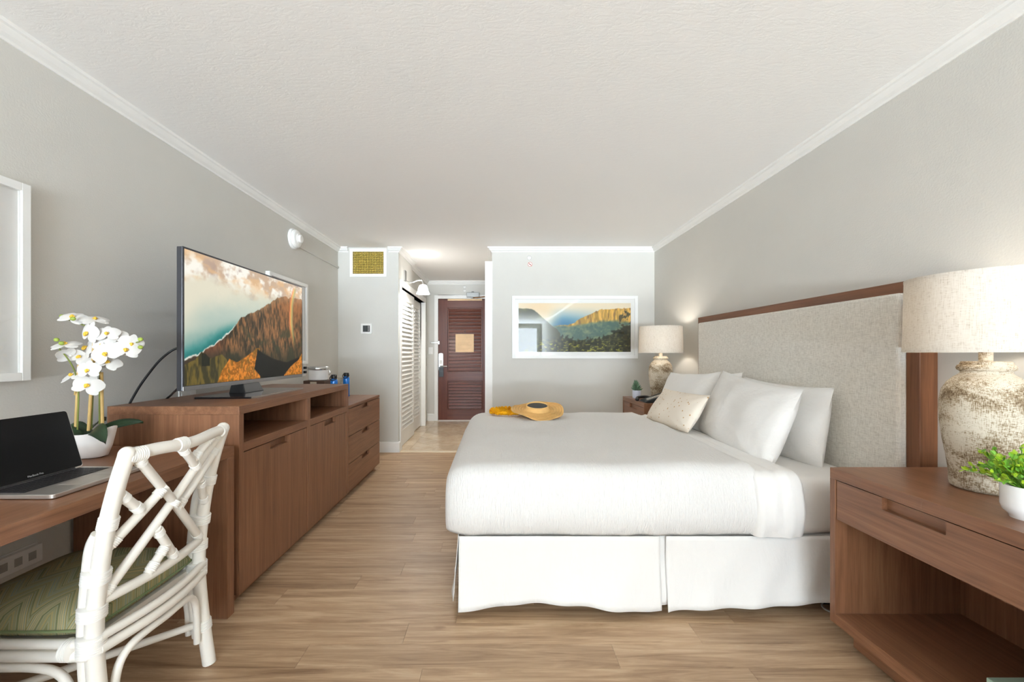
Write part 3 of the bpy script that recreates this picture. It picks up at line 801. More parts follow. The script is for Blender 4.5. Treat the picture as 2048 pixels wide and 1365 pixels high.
left = np.interp(cx, [262, 330, 370, 420, 480, 520, 545, 560], [502, 502, 515, 560, 612, 640, 670, 800]) + (n2 - .5) * 10
rgb = mixc(rgb, mixc(np.zeros_like(rgb) + C(56, 62, 40), C(128, 124, 62), sst(0.35, 0.7, n1) * (1 - sst(500, 640, cy)) + 0.12 * n2), sst(-2, 2, cy - left))
bot = np.interp(cx, [262, 440, 560, 640, 760, 830, 880, 940, 1025], [760, 720, 690, 716, 712, 700, 680, 640, 610]) + (n2 - .5) * 60
rgb = mixc(rgb, mixc(np.zeros_like(rgb) + C(38, 44, 30), C(92, 92, 54), sst(0.4, 0.8, n2)), sst(-6, 6, cy - bot))
fol = fbm(cx / 16, cy / 7, 3, 33)
rgb = mixc(rgb, C(168, 166, 60), sst(0.62, 0.72, fol) * sst(690, 760, cy) * 0.85)
tree = (fbm(cx / 18, cy / 18, 4, 51) > 0.52) & (cx > 935 + np.abs(cy - 560) * 0.25) & (cy > 520)
rgb = mixc(rgb, C(60, 58, 34), tree * 0.85)
paint_grid('landscape_print', (IX0, YF - 0.0175, IZ0), (IX1 - IX0, 0, 0), (0, 0, IZ1 - IZ0), nu, nv, rgb, 'print', fp)
framed('framed_print', 'white framed pale print on left wall above the desk', 'Y', XL, 1, 0.975, 1.675, 1.072, 1.848, 0.032, 0.042, 'greymat')
framed('framed_print', 'white framed print on left wall half hidden behind television', 'Y', XL, 1, 3.44, 4.14, 1.076, 1.856, 0.032, 0.035, 'greymat')

# ---------------------------------------------------------------- headboard and bed
hb = thing('headboard', (1.82, 2.77, 0.0), 'grey linen upholstered headboard with brown wood border', 'headboard')
HY0, HY1, HZ = 1.784, 3.758, 1.498
bx(1.794, XR, HY0, HY0 + 0.06, 0.0, HZ - 0.05).build('frame_post', 'hbwoodZ', hb, bevel=0.002)
bx(1.794, XR, HY1 - 0.06, HY1, 0.0, HZ - 0.05).build('frame_post', 'hbwoodZ', hb, bevel=0.002)
bx(1.794, XR, HY0, HY1, HZ - 0.05, HZ).build('top_rail', 'hbwoodY', hb, bevel=0.002)
bx(1.762, 1.85, HY0 + 0.062, HY1 - 0.062, 0.25, HZ - 0.052).build('upholstered_panel', 'linen', hb, bevel=0.012)

BY0, BY1 = 1.90, 3.72
bed = thing('bed', (0.8, 2.81, 0.0), 'king bed with white fitted sheet and white pleated skirt', 'bed')
def shell_box(mb, x0, x1, y0, y1, z0, z1, r, amp=0.0, seed=0.0, n=26):
    """soft box with rounded edges (superellipsoid-like), a little uneven"""
    cx_, cy_, cz_ = (x0 + x1) / 2, (y0 + y1) / 2, (z0 + z1) / 2
    hx, hy, hz = (x1 - x0) / 2, (y1 - y0) / 2, (z1 - z0) / 2
    def fix(p):
        q = [max(-h_ + r, min(h_ - r, c_)) for c_, h_ in zip(p, (hx, hy, hz))]
        d = Vector(p) - Vector(q)
        if d.length > 1e-9: d = d.normalized() * r
        P = Vector(q) + d + Vector((cx_, cy_, cz_))
        if amp and d.length > 0:
            P += d.normalized() * amp * noise.noise(P * 4.0 + Vector((seed, 0, 0)))
        return P
    def lins(h_, k): # denser at rounded rims
        a = [-h_ + r * (1 - math.cos(math.pi / 2 * i / 4)) for i in range(4)]
        m_ = [-h_ + r + (2 * h_ - 2 * r) * i / k for i in range(k + 1)]
        return a + m_ + [-x for x in reversed(a)]
    X, Y, Z = lins(hx, n), lins(hy, n), lins(hz, 3)
    for z, s_ in ((hz, 1), (-hz, -1)):
        mb.grid([[fix((a, b, z)) for a in X] for b in Y])
    for y_ in (-hy, hy): mb.grid([[fix((a, y_, c)) for a in X] for c in Z])
    for x_ in (-hx, hx): mb.grid([[fix((x_, b, c)) for b in Y] for c in Z])
    return mb
shell_box(MB(), -0.155, 1.757, BY0 + 0.005, BY1 - 0.005, 0.345, 0.605, 0.055, 0.008).build('mattress', 'sheet', bed, True)
bx(-0.15, 1.75, BY0 + 0.03, BY1 - 0.03, 0.13, 0.346).build('box_spring', 'skirt', bed, bevel=0.01)
for x in (0.0, 1.6):
    for y in (BY0 + 0.25, BY1 - 0.25): MB().lathe([(0.03, 0), (0.03, 0.13), (0, 0.13)], (x, y, 0), 12).build('leg', 'black', bed)
def skirt(pts, seed, hemlift):
    """pts: plan polyline; hangs from z=.35 to the hem and flares a little"""
    path = []
    L_ = 0
    for a, b in zip(pts[:-1], pts[1:]):
        d = math.dist(a, b); k = max(4, int(d / 0.012))
        for i in range(k): path.append((a[0] + (b[0] - a[0]) * i / k, a[1] + (b[1] - a[1]) * i / k, L_ + d * i / k))
        L_ += d
    path.append((pts[-1][0], pts[-1][1], L_))
    rows = []
    NZ = 14
    for j in range(NZ + 1):
        k = j / NZ; r_ = []
        for i, (x, y, s_) in enumerate(path):
            i2 = min(i + 1, len(path) - 1); i1 = max(i - 1, 0)
            tx, ty = path[i2][0] - path[i1][0], path[i2][1] - path[i1][1]; ll = math.hypot(tx, ty) or 1
            nx, ny = ty / ll, -tx / ll
            e = s_ / L_
            zb = hemlift(e)
            w_ = k * (0.012 * math.sin(s_ * 8 + seed + 1.5 * k) + 0.006 * math.sin(s_ * 31 + 5 * k + seed) + 0.016 * noise.noise(Vector((s_ * 5 + seed, k * 1.2 + s_ * 2, 0))) + 0.030 * k)
            z = 0.352 + (zb - 0.352) * k
            r_.append((x + nx * w_, y + ny * w_, z))
        rows.append(r_)
    return MB().grid(rows)
XS0, XS1 = -0.175, 1.745
sk = skirt([(XS0, BY0), (0.735, BY0)], 1.0, lambda e: 0.028 + 0.03 * math.sin(math.pi * min(1, e * 1.06)) ** 1.5).build('skirt_panel', 'skirt', bed, True, solid=0.003)
sk = skirt([(0.762, BY0), (XS1, BY0)], 4.0, lambda e: 0.022 + 0.045 * e ** 0.6 + max(0, e - 0.8) * 0.25).build('skirt_panel', 'skirt', bed, True, solid=0.003)
skirt([(0.70, BY0 + 0.02), (0.80, BY0 + 0.02)], 2.0, lambda e: 0.045).build('skirt_pleat', 'skirt', bed, True, solid=0.003)
skirt([(XS0 - 0.003, BY1), (XS0 - 0.003, BY0 + 0.012)], 6.0, lambda e: 0.05).build('skirt_panel', 'skirt', bed, True, solid=0.003)
skirt([(XS1, BY1), (XS0, BY1)], 8.0, lambda e: 0.04).build('skirt_panel', 'skirt', bed, True, solid=0.003)

# duvet: arched profile lofted from the foot to the folded edge
def arch(W, cy_, zt, zb, r, bulge, n_side=12, n_arc=8, n_top=44, tuck=0.03):
    """profile across the bed from near hem over the top to far hem, as (y,z)"""
    pts = []
    for i in range(n_side):
        k = i / n_side; z = zb + (zt - r - zb) * k
        off = bulge * math.sin(math.pi * min(1, k * 0.9 + 0.1)) - tuck * (1 - k) ** 4
        pts.append((-W - off, z))
    for i in range(n_arc):
        a = math.pi / 2 * i / n_arc; pts.append((-W + r - r * math.cos(a), zt - r + r * math.sin(a)))
    for i in range(n_top + 1):
        k = i / n_top; y_ = (-W + r) + 2 * (W - r) * k; pts.append((y_, zt + 0.012 * math.sin(math.pi * k)))
    right = [(-a, b) for a, b in pts[:n_side + n_arc]]
    return [(cy_ + a, b) for a, b in pts + right[::-1]]
CYB = (BY0 + BY1) / 2; WB = (BY1 - BY0) / 2 + 0.012
ZT, ZB, RD = 0.664, 0.352, 0.10
def ruffle(p, amp=1.0):
    x, y_, z = p
    v_ = Vector((x * 3.0, y_ * 3.0, z * 3.0))
    side = 1.0 if z < ZT - 0.05 else 0.0
    d = 0.010 * noise.noise(v_) + 0.005 * noise.noise(v_ * 2.7)
    fold = 0.0
    if z < ZT - 0.03:
        fold = 0.006 * math.sin(x * 46 + 2.5 * noise.noise(Vector((x * 3, 0, 1)))) * max(0, noise.noise(Vector((x * 2.0 + 4, 0, 3))) + 0.25)
    sy = -1 if y_ < CYB else 1
    return (x, y_ + sy * (fold + side * d) * amp, z + d * amp * (0.2 if side else 1.0))
rows = []
XF0, XF1, RF = -0.262, 1.165, 0.13
base_top = arch(WB, CYB, ZT, ZB, RD, 0.022)
# end cap at the foot
prof0 = arch(WB - RF * 0.6, CYB, ZT - RF * 0.72, ZB + 0.005, 0.07, 0.0)
zc = (ZB + ZT) / 2
for lam in (0.02, 0.35, 0.7, 0.9, 1.0):
    bul = 0.012 * (1 - lam)
    rows.append([(XF0 - bul + 0.02, CYB + (y_ - CYB) * (0.25 + 0.75 * lam) if lam < 0.999 else y_, zc + (z - zc) * lam) for y_, z in prof0])
for k in range(1, 9):
    a = math.pi / 2 * k / 8
    ins = RF * (1 - math.sin(a)); x = XF0 + 0.02 + (RF) * (1 - math.cos(a))
    pr = arch(WB - ins * 0.6, CYB, ZT - ins * 0.72, ZB + 0.005 * (1 - math.sin(a)), 0.07 + 0.03 * math.sin(a), 0.022 * math.sin(a))
    rows.append([(x, y_, z) for y_, z in pr])
NX = 60
xs = XF0 + 0.02 + RF
for k in range(1, NX + 1):
    x = xs + (XF1 - xs) * k / NX
    rows.append([(x, y_, z) for y_, z in base_top])
for dx, dz in ((0.018, 0.012), (0.024, 0.03), (0.020, 0.05)):
    pr = arch(WB - dz * 0.5, CYB, ZT - dz, ZB, RD - 0.01, 0.02)
    rows.append([(XF1 + dx, y_, z) for y_, z in pr])
rows = [[ruffle(p) for p in r_] for r_ in rows]
dv = MB().grid(rows).build('duvet', 'duvet', None, 60, base=(0.45, CYB, ZB), solid=0.004)
tag(dv, 'crinkled white duvet draped over the foot of the king bed', 'duvet')
# turned-back sheet band next to the pillows
def band(x0, x1, w_, zt_, zb_, thick, amp):
    rows = []
    loop = [(x0, 0.0), (x0 + 0.006, thick * 0.8), (x0 + 0.02, thick)] + [(x0 + (x1 - x0) * k / 12, thick + 0.004 * math.sin(k * 1.7)) for k in range(2, 11)] + [(x1 - 0.02, thick), (x1 - 0.006, thick * 0.8), (x1, 0.0), (x1 - 0.006, -0.004), (x0 + 0.01, -0.004)]
    for x, t_ in loop:
        pr = arch(w_ + t_, CYB, zt_ + t_, zb_, 0.075, 0.012, tuck=0.012)
        r_ = []
        for y_, z in pr:
            p = Vector((x, y_, z)); kk = 0.006 * noise.noise(Vector((x * 5, y_ * 2, z * 2))) + 0.004 * noise.noise(Vector((x * 22, y_ * 3.0, z * 4)))
            if z < zt_ - 0.05:
                kk += 0.006 * math.sin(x * 60 + 3 * noise.noise(Vector((x * 4, y_, z * 3)))) * amp * (zt_ - z) / 0.3
                sy = -1 if y_ < CYB else 1; r_.append((x, y_ + sy * kk, z))
            else: r_.append((x, y_, z + kk))
        rows.append(r_)
    rows.append(rows[0])
    return MB().grid(rows)
fs_ = band(1.15, 1.37, (BY1 - BY0) / 2 + 0.004, 0.612, 0.358, 0.030, 1.0).build('turned_back_sheet', 'sheet', None, 60, base=(1.26, CYB, 0.36))
tag(fs_, 'white flat sheet turned back in a band over duvet edge', 'sheet')

# ---- pillows
def pillow(name, label, group, w_, h_, t_, c, lean, yaw=0.0, roll=0.0, mat='pillow', seed=0.0, flat=2.4):
    """local: width along Y, height along Z, thickness along X; leans its top towards +X"""
    N, K = 40, 26
    def surf(sgn):
        rows = []
        for j in range(K + 1):
            v_ = -1 + 2 * j / K; r_ = []
            for i in range(N + 1):
                u = -1 + 2 * i / N
                edge = (1 - abs(u) ** flat) * (1 - abs(v_) ** flat)
                th = max(edge, 0) ** 0.54
                pin_u = 1 - 0.055 * (1 - abs(v_) ** 2) * abs(u) ** 6; pin_v = 1 - 0.09 * (1 - abs(u) ** 2) * abs(v_) ** 6
                y_ = u * w_ / 2 * pin_u; z = v_ * h_ / 2 * pin_v
                sag = -0.012 * (1 - v_) * (1 - u * u)
                nn = noise.noise(Vector((y_ * 5 + seed, z * 5, sgn * 3.0)))
                rad = math.hypot(1 - abs(u), (1 - abs(v_)))
                wr = 0.010 * math.sin(12 * math.atan2(1.02 - abs(v_), 1.02 - abs(u)) + seed) * math.exp(-rad * 2.6) * min(1, edge * 3)
                x = sgn * (t_ / 2 * th * (1 + 0.16 * nn) * (1 - 0.16 * v_) + wr) + 0.012 * noise.noise(Vector((y_ * 4 + seed, z * 4, 9.0))) 
                r_.append((x, y_, z + sag))
            rows.append(r_)
        return rows
    mb = MB(); mb.grid(surf(1)); mb.grid(surf(-1))
    m_ = Matrix.Rotation(yaw, 4, 'Z') @ Matrix.Rotation(lean, 4, 'Y') @ Matrix.Rotation(roll, 4, 'X')
    me = mb.xf(m_).mesh(name, (0, 0, 0), 60); me.materials.append(M[mat])
    o = bpy.data.objects.new(name, me); COL.objects.link(o); o.location = c; ORG[o.name] = c
    return tag(o, label, 'pillow', group)
R = math.radians
g = 'white pillows stacked against the headboard'
pillow('bed_pillow', 'white pillow upright against headboard beside the near nightstand', g, 0.80, 0.43, 0.18, (1.662, 2.50, 0.80), R(8), R(0), R(1), seed=2.0)
pillow('bed_pillow', 'white pillow upright against headboard beside the far lamp', g, 0.74, 0.43, 0.18, (1.662, 3.29, 0.81), R(8), R(2), R(-4), seed=5.0)
pillow('bed_pillow', 'white front pillow leaning beside the cream speckled cushion, phone side', g, 0.74, 0.45, 0.20, (1.462, 3.28, 0.822), R(20), R(3), R(-3), seed=8.0)
pillow('bed_pillow', 'large white front pillow leaning before the near back pillow', g, 0.86, 0.45, 0.21, (1.458, 2.50, 0.82), R(19), R(-3), R(4), seed=11.0)
pillow('lumbar_cushion', 'cream speckled lumbar cushion resting on the turned-back sheet', None, 0.70, 0.28, 0.13, (1.285, 3.04, 0.785), R(30), R(1), R(-1), 'lumbar', 14.0)

# ---- straw hat and lei
hat = thing('straw_hat', (0.315, 3.34, 0.675), 'wide brimmed woven straw hat lying on the white duvet', 'hat')
rows = []
for rr, zz in ((0.085, 0.055), (0.088, 0.048), (0.098, 0.02), (0.112, 0.012), (0.14, 0.012), (0.17, 0.012), (0.2, 0.008), (0.208, 0.004), (0.208, 0.0), (0.19, 0.001), (0.12, 0.003), (0.095, 0.012), (0.08, 0.046)):
    r_ = []
    for k in range(56):
        a = 2 * math.pi * k / 56; wv = (rr / 0.2) ** 3 * (0.014 * math.sin(2 * a + 0.6) + 0.006 * math.sin(5 * a))
        r_.append((0.315 + rr * math.cos(a), 3.34 + rr * math.sin(a), 0.676 + zz + max(wv + 0.012 * (rr / 0.2) ** 2, -0.004)))
    rows.append(r_)
rows.append(rows[0])
HT = Matrix.Translation((0.315, 3.14, 0.676)) @ Matrix.Rotation(R(11), 4, 'X') @ Matrix.Translation((-0.315, -3.14, -0.676))
MB().grid(rows, closed=True).xf(HT).build('brim', 'straw', hat, True)
MB().ring([(0.086, 0.058), (0.092, 0.05), (0.086, 0.044), (0.079, 0.05)], (0.315, 3.34, 0.676), 40).xf(HT).build('crown_edge', 'straw', hat, True)
mb = MB()
for k in range(5):
    rr = 0.108 + 0.021 * k
    mb.tube([(0.315 + rr * math.cos(a), 3.34 + rr * math.sin(a), 0.690 + max((rr / 0.2) ** 3 * (0.014 * math.sin(2 * a + 0.6) + 0.006 * math.sin(5 * a)) + 0.012 * (rr / 0.2) ** 2, -0.004)) for a in [2 * math.pi * i / 48 for i in range(49)]], 0.0035, 6, False)
o = mb.xf(HT).build('braid_rows', 'straw', hat, True); o['kind'] = 'stuff'
MB().lathe([(0.0, 0.03), (0.045, 0.034), (0.07, 0.046), (0.0805, 0.05)], (0.315, 3.34, 0.676), 32).xf(HT).build('lining', 'black', hat, True)
lei = thing('flower_lei', (0.085, 3.50, 0.672), 'fluffy yellow flower lei lying on duvet beside straw hat', 'lei')
mb = MB(); rg = random.Random(11)
MB().tube([(0.085 + 0.125 * math.cos(a), 3.50 + 0.10 * math.sin(a), 0.695) for a in [2 * math.pi * i / 40 for i in range(41)]], 0.016, 8, False).build('cord_core', 'lei', lei, True)
for i in range(900):
    a = rg.random() * 2 * math.pi; b = rg.random() * 2 * math.pi
    rr = 0.013; cxx = 0.125 + rr * math.cos(b); cxy = 0.10 + rr * math.cos(b)
    p = Vector((0.085 + cxx * math.cos(a), 3.50 + cxy * math.sin(a), 0.697 + rr * math.sin(b)))
    d = Vector((math.cos(b) * math.cos(a) + rg.gauss(0, .35), math.cos(b) * math.sin(a) + rg.gauss(0, .35), math.sin(b) + rg.gauss(0, .35))).normalized()
    if p.z + d.z * 0.02 < 0.676: continue
    s_ = d.cross(Vector((rg.random(), rg.random(), rg.random()))).normalized() * 0.006
    mb.add([p - s_, p + s_, p + d * 0.018 + s_ * 0.9, p + d * 0.018 - s_ * 0.9], [(0, 1, 2, 3)])
o = mb.build('petals', 'lei', lei); o['kind'] = 'stuff'

# ---------------------------------------------------------------- lamps
def table_lamp(loc, label, power):
    o = thing('table_lamp', loc, label, 'lamp', 'matching bedside lamps'); x, y_, z = loc
    prof = [(0.0, 0), (0.078, 0), (0.086, 0.006), (0.088, 0.02), (0.088, 0.05), (0.094, 0.10), (0.103, 0.16), (0.110, 0.22), (0.112, 0.27), (0.111, 0.30), (0.105, 0.335), (0.092, 0.362), (0.075, 0.38), (0.064, 0.388), (0.060, 0.394), (0.061, 0.400), (0.068, 0.404), (0.070, 0.412), (0.067, 0.419), (0.061, 0.422), (0.061, 0.427), (0.058, 0.432), (0.0, 0.432)]
    MB().lathe(prof, loc, 48).build('vase_base', 'stone', o, 50)
    MB().lathe([(0.017, 0.43), (0.017, 0.50), (0.0, 0.50)], loc, 20).build('neck', 'stone', o, 50)
    S0, S1, r0, r1 = 0.464, 0.722, 0.206, 0.200
    MB().ring([(r0, S0), (r1, S1), (r1 - 0.003, S1), (r0 - 0.003, S0)], loc, 72).build('lamp_shade', 'shade', o, 50)
    MB().ring([(r0 + 0.001, S0 - 0.001), (r0 + 0.001, S0 + 0.008), (r0 - 0.004, S0 + 0.008), (r0 - 0.004, S0 - 0.001)], loc, 72).build('shade_hem', 'shade', o, 50)
    MB().ring([(r1 + 0.001, S1 - 0.008), (r1 + 0.001, S1 + 0.001), (r1 - 0.004, S1 + 0.001), (r1 - 0.004, S1 - 0.008)], loc, 72).build('shade_hem', 'shade', o, 50)
    mb = MB()
    for k in range(3):
        a = 2 * math.pi * k / 3 + 0.4
        mb.tube([(x, y_, z + 0.70), (x + (r1 - 0.003) * math.cos(a), y_ + (r1 - 0.003) * math.sin(a), z + 0.715)], 0.002, 6)
    mb.tube([(x, y_, z + 0.495), (x + 0.04, y_, z + 0.56), (x + 0.045, y_, z + 0.62), (x, y_, z + 0.70), (x - 0.045, y_, z + 0.62), (x - 0.04, y_, z + 0.56), (x, y_, z + 0.50)], 0.002, 6)
    mb.build('harp', 'chrome', o)
    MB().ball((x, y_, z + 0.55), (0.024, 0.024, 0.03)).build('bulb', 'bulb', o, True)
    MB().lathe([(0.014, 0.495), (0.016, 0.525), (0.0, 0.525)], loc, 14).build('socket', 'brass', o, True)
    l = bpy.data.lights.new('lamp_glow', 'POINT'); l.energy = power; l.color = (1, 0.95, 0.88); l.shadow_soft_size = 0.03
    lo = bpy.data.objects.new('lamp_glow', l); COL.objects.link(lo); lo.parent = o; lo.location = (0.0, -0.0, 0.612)
    return o
NZ_ = 0.72
table_lamp((1.651, 1.42, NZ_), 'large stoneware lamp beside the lime green plant, with linen shade', 1.7)
table_lamp((1.60, 4.12, NZ_), 'stoneware lamp with linen shade behind the black telephone', 3.6)

# ---------------------------------------------------------------- nightstands
def nightstand(y0, y1, label):
    xf_, xb = 1.343, XR - 0.018; t_ = 0.026; zb, zt = 0.103, NZ_
    o = thing('nightstand', ((xf_ + xb) / 2, (y0 + y1) / 2, 0), label, 'nightstand', 'walnut nightstands')
    bx(xf_, xb, y0, y1, zt - 0.042, zt).build('top', 'nightwoodY', o, bevel=0.0015)
    bx(xf_, xb, y0, y0 + t_, zb, zt - 0.042).build('side_panel', 'nightwoodZ', o, bevel=0.001)
    bx(xf_, xb, y1 - t_, y1, zb, zt - 0.042).build('side_panel', 'nightwoodZ', o, bevel=0.001)
    bx(xf_, xb, y0 + t_, y1 - t_, zb, zb + 0.04).build('shelf', 'nightwoodY', o, bevel=0.001)
    bx(xb - 0.012, xb, y0 + t_, y1 - t_, zb + 0.04, zt - 0.042).build('back_panel', 'nightwoodZ', o)
    # drawer front with a notched pull
    ya, yb = y0 + t_ + 0.003, y1 - t_ - 0.003; z0, z1 = zt - 0.20, zt - 0.046
    cy_ = (ya + yb) / 2; hw = 0.105; nd = 0.042
    poly = [(ya, z0), (yb, z0), (yb, z1), (cy_ + hw, z1), (cy_ + hw, z1 - nd), (cy_ - hw, z1 - nd), (cy_ - hw, z1), (ya, z1)]
    d = MB().prism(poly, 'YZ', xf_ + 0.004, xf_ + 0.024).build('drawer_front', 'nightwoodY', o)
    bx(xf_ + 0.024, xf_ + 0.034, ya, yb, z0, z1 - 0.006).build('pull_recess', 'nightwoodY', d)
    bx(xf_ + 0.034, xb - 0.03, ya + 0.01, yb - 0.01, z0, z0 + 0.012).build('drawer_bottom', 'nightwoodY', d)
    bx(xf_ + 0.07, xb, y0 + 0.03, y1 - 0.03, 0.014, zb).build('plinth', 'nightwoodY', o)
    for yy_ in (y0 + 0.07, y1 - 0.07):
        for xx in (xf_ + 0.11, xb - 0.06): MB().lathe([(0.014, 0), (0.014, 0.014), (0, 0.014)], (xx, yy_, 0), 12).build('glide_foot', 'whiteplastic', o)
    return o
nightstand(1.037, 1.697, 'walnut nightstand with open shelf under the lime green plant')
nightstand(3.844, 4.506, 'walnut nightstand under black telephone in the far corner')

# ---- plant on near nightstand
def bush_plant(loc, label):
    o = thing('potted_plant', loc, label, 'plant'); x, y_, z = loc
    MB().ring([(0.030, 0.0), (0.036, 0.0), (0.038, 0.008), (0.050, 0.02), (0.054, 0.035), (0.054, 0.092), (0.050, 0.092), (0.049, 0.036), (0.03, 0.014)], loc, 40).build('pot', 'ceramic', o, True)
    MB().lathe([(0.036, 0.0), (0.036, 0.012), (0.0, 0.012)], loc, 24).build('pot_foot', 'ceramic', o, True)
    MB().lathe([(0.05, 0.078), (0.03, 0.084), (0.0, 0.086)], loc, 24).build('soil', 'soil', o, True)
    rg = random.Random(5)
    stems = MB(); lf = [MB(), MB()]
    for i in range(46):
        a = rg.random() * 2 * math.pi; el = R(rg.uniform(8, 85)); L_ = rg.uniform(0.075, 0.115)
        p0 = Vector((x + 0.018 * math.cos(a), y_ + 0.018 * math.sin(a), z + 0.082))
        d = Vector((math.cos(a) * math.cos(el), math.sin(a) * math.cos(el), math.sin(el)))
        p1 = p0 + d * L_ * 0.6 + Vector((0, 0, 0.012)); p2 = p0 + d * L_ + Vector((0, 0, 0.008))
        stems.tube([p0, p1, p2], [0.0016, 0.0013, 0.0008], 5)
        for k in range(9):
            u = 0.35 + 0.65 * k / 8; q = p0 + (p2 - p0) * u + Vector((0, 0, 0.012 * math.sin(u * 3)))
            da = (d + Vector((rg.gauss(0, .7), rg.gauss(0, .7), rg.gauss(0.25, .5)))).normalized()
            s_ = da.cross(Vector((rg.gauss(0, 1), rg.gauss(0, 1), rg.gauss(0, 1)))).normalized(); nn = da.cross(s_)
            l_ = rg.uniform(0.013, 0.02); w_ = l_ * 0.34
            B_ = lf[0 if rg.random() < 0.55 else 1]
            B_.add([q, q + da * l_ * .35 + s_ * w_ + nn * .001, q + da * l_ * .75 + s_ * w_ * .9 + nn * .001, q + da * l_ - nn * .001, q + da * l_ * .75 - s_ * w_ * .9 + nn * .001, q + da * l_ * .35 - s_ * w_ + nn * .001, q + da * l_ * .5 - nn * 0.001],
                   [(0, 1, 6), (1, 2, 6), (2, 3, 6), (3, 4, 6), (4, 5, 6), (5, 0, 6)])
    stems.build('stems', 'leafgreen', o)
    a_ = lf[0].build('lime_leaves', 'leaflime', o); a_['kind'] = 'stuff'
    a_ = lf[1].build('green_leaves', 'leafgreen', o); a_['kind'] = 'stuff'
bush_plant((1.475, 1.165, NZ_), 'lime green leafy plant in white bowl on near nightstand')
o = bx(1.50, 1.72, 1.12, 1.29, 0.143, 0.185).build('green_book', 'mint', None, base=(1.61, 1.2, 0.143), bevel=0.003); tag(o, 'pale green covered book on the open nightstand shelf', 'book')

# ---- succulent and telephone on far nightstand
su = thing('succulent', (1.42, 4.29, NZ_), 'small spiky succulent in pale blue white pot', 'plant')
MB().ring([(0.030, 0.0), (0.038, 0.004), (0.041, 0.02), (0.041, 0.082), (0.037, 0.082), (0.036, 0.02), (0.02, 0.006)], (1.42, 4.29, NZ_), 32).build('pot', 'ceramicblue', su, True)
MB().lathe([(0.034, 0.0), (0.034, 0.006), (0.0, 0.006)], (1.42, 4.29, NZ_), 20).build('pot_base', 'ceramicblue', su)
MB().lathe([(0.038, 0.072), (0.0, 0.078)], (1.42, 4.29, NZ_), 20).build('soil', 'soil', su)
rg = random.Random(4)
for i in range(60):
    k = i / 60; a = i * 2.4; zz = 0.08 + 0.085 * k; rr = 0.046 * (1 - k * 0.8)
    tip = Vector((math.cos(a) * rr * 1.15, math.sin(a) * rr * 1.15, 0.026 + 0.006 * k))
    q = Vector((1.412 + 0.012 * (1 - k) + math.cos(a) * rr * 0.25, 4.29 + math.sin(a) * rr * 0.25, NZ_ + zz - 0.006))
    MB().tube([q, q + tip * 0.5 + Vector((0, 0, -0.002)), q + tip], [0.004, 0.0055, 0.0008], 5).build('leaf', 'succ', su, True)
ph = thing('telephone', (1.44, 3.96, NZ_), 'black desk telephone with pale keys on far nightstand', 'telephone')
mtx = Matrix.Translation((1.47, 3.965, NZ_)) @ Matrix.Rotation(R(-4), 4, 'Z')
# wedge: low edge towards the room (-X), high edge to the wall
mb = MB().prism([(-0.10, 0.0), (0.12, 0.0), (0.12, 0.075), (0.105, 0.082), (-0.095, 0.014)], 'XZ', -0.095, 0.095).xf(mtx); mb.build('body', 'phone', ph, bevel=0.004)
slope = math.atan2(0.068, 0.2)
top = mtx @ Matrix.Translation((0.0, 0, 0.0485)) @ Matrix.Rotation(-slope, 4, 'Y')
mb = MB().box(-0.07, 0.095, -0.062, 0.0, -0.001, 0.003).xf(top); mb.build('key_panel', 'keys', ph)
for i in range(4):
    for j in range(3): MB().box(-0.06 + i * 0.022, -0.046 + i * 0.022, -0.056 + j * 0.018, -0.044 + j * 0.018, 0.003, 0.006).xf(top).build('key', 'signgrey', ph)
hs = MB().tube(catmull([(1.335, 4.035, NZ_ + 0.014), (1.352, 4.06, NZ_ + 0.03), (1.40, 4.095, NZ_ + 0.034), (1.455, 4.10, NZ_ + 0.034), (1.50, 4.09, NZ_ + 0.022)], 5), 0.013, 10)
hs.ball((1.340, 4.03, NZ_ + 0.016), (0.02, 0.024, 0.016)); hs.ball((1.50, 4.09, NZ_ + 0.018), (0.024, 0.022, 0.018))
o = hs.build('handset', 'black', ph, True)

# ---- power strip under the bed edge
ps = thing('power_strip', (1.60, 1.99, 0), 'black power strip on floor under bed edge by nightstand', 'power strip')
bx(1.52, 1.72, 1.97, 2.02, 0.0, 0.035).build('body', 'black', ps, bevel=0.004)
MB().tube(catmull([(1.53, 1.975, 0.02), (1.50, 1.93, 0.006), (1.56, 1.86, 0.005), (1.66, 1.80, 0.005), (1.78, 1.76, 0.005)], 5), 0.004, 6).build('cable', 'signgrey', ps, True)

# ---------------------------------------------------------------- desk, dressers
DXF, DXB, DY0, DY1, DZT = -1.197, XL + 0.02, 0.70, 1.91, 0.759
dk = thing('desk', ((DXF + DXB) / 2, (DY0 + DY1) / 2, 0), 'walnut writing desk with panel legs against left wall', 'desk')
bx(DXB, DXF, DY0, DY1, DZT - 0.046, DZT).build('desk_top', 'walnutY', dk, bevel=0.0015)
bx(DXB, DXF, DY1 - 0.048, DY1, 0.0, DZT - 0.046).build('panel_leg', 'walnutZ', dk, bevel=0.0015)
bx(DXB, DXF, DY0, DY0 + 0.048, 0.0, DZT - 0.046).build('panel_leg', 'walnutZ', dk, bevel=0.0015)

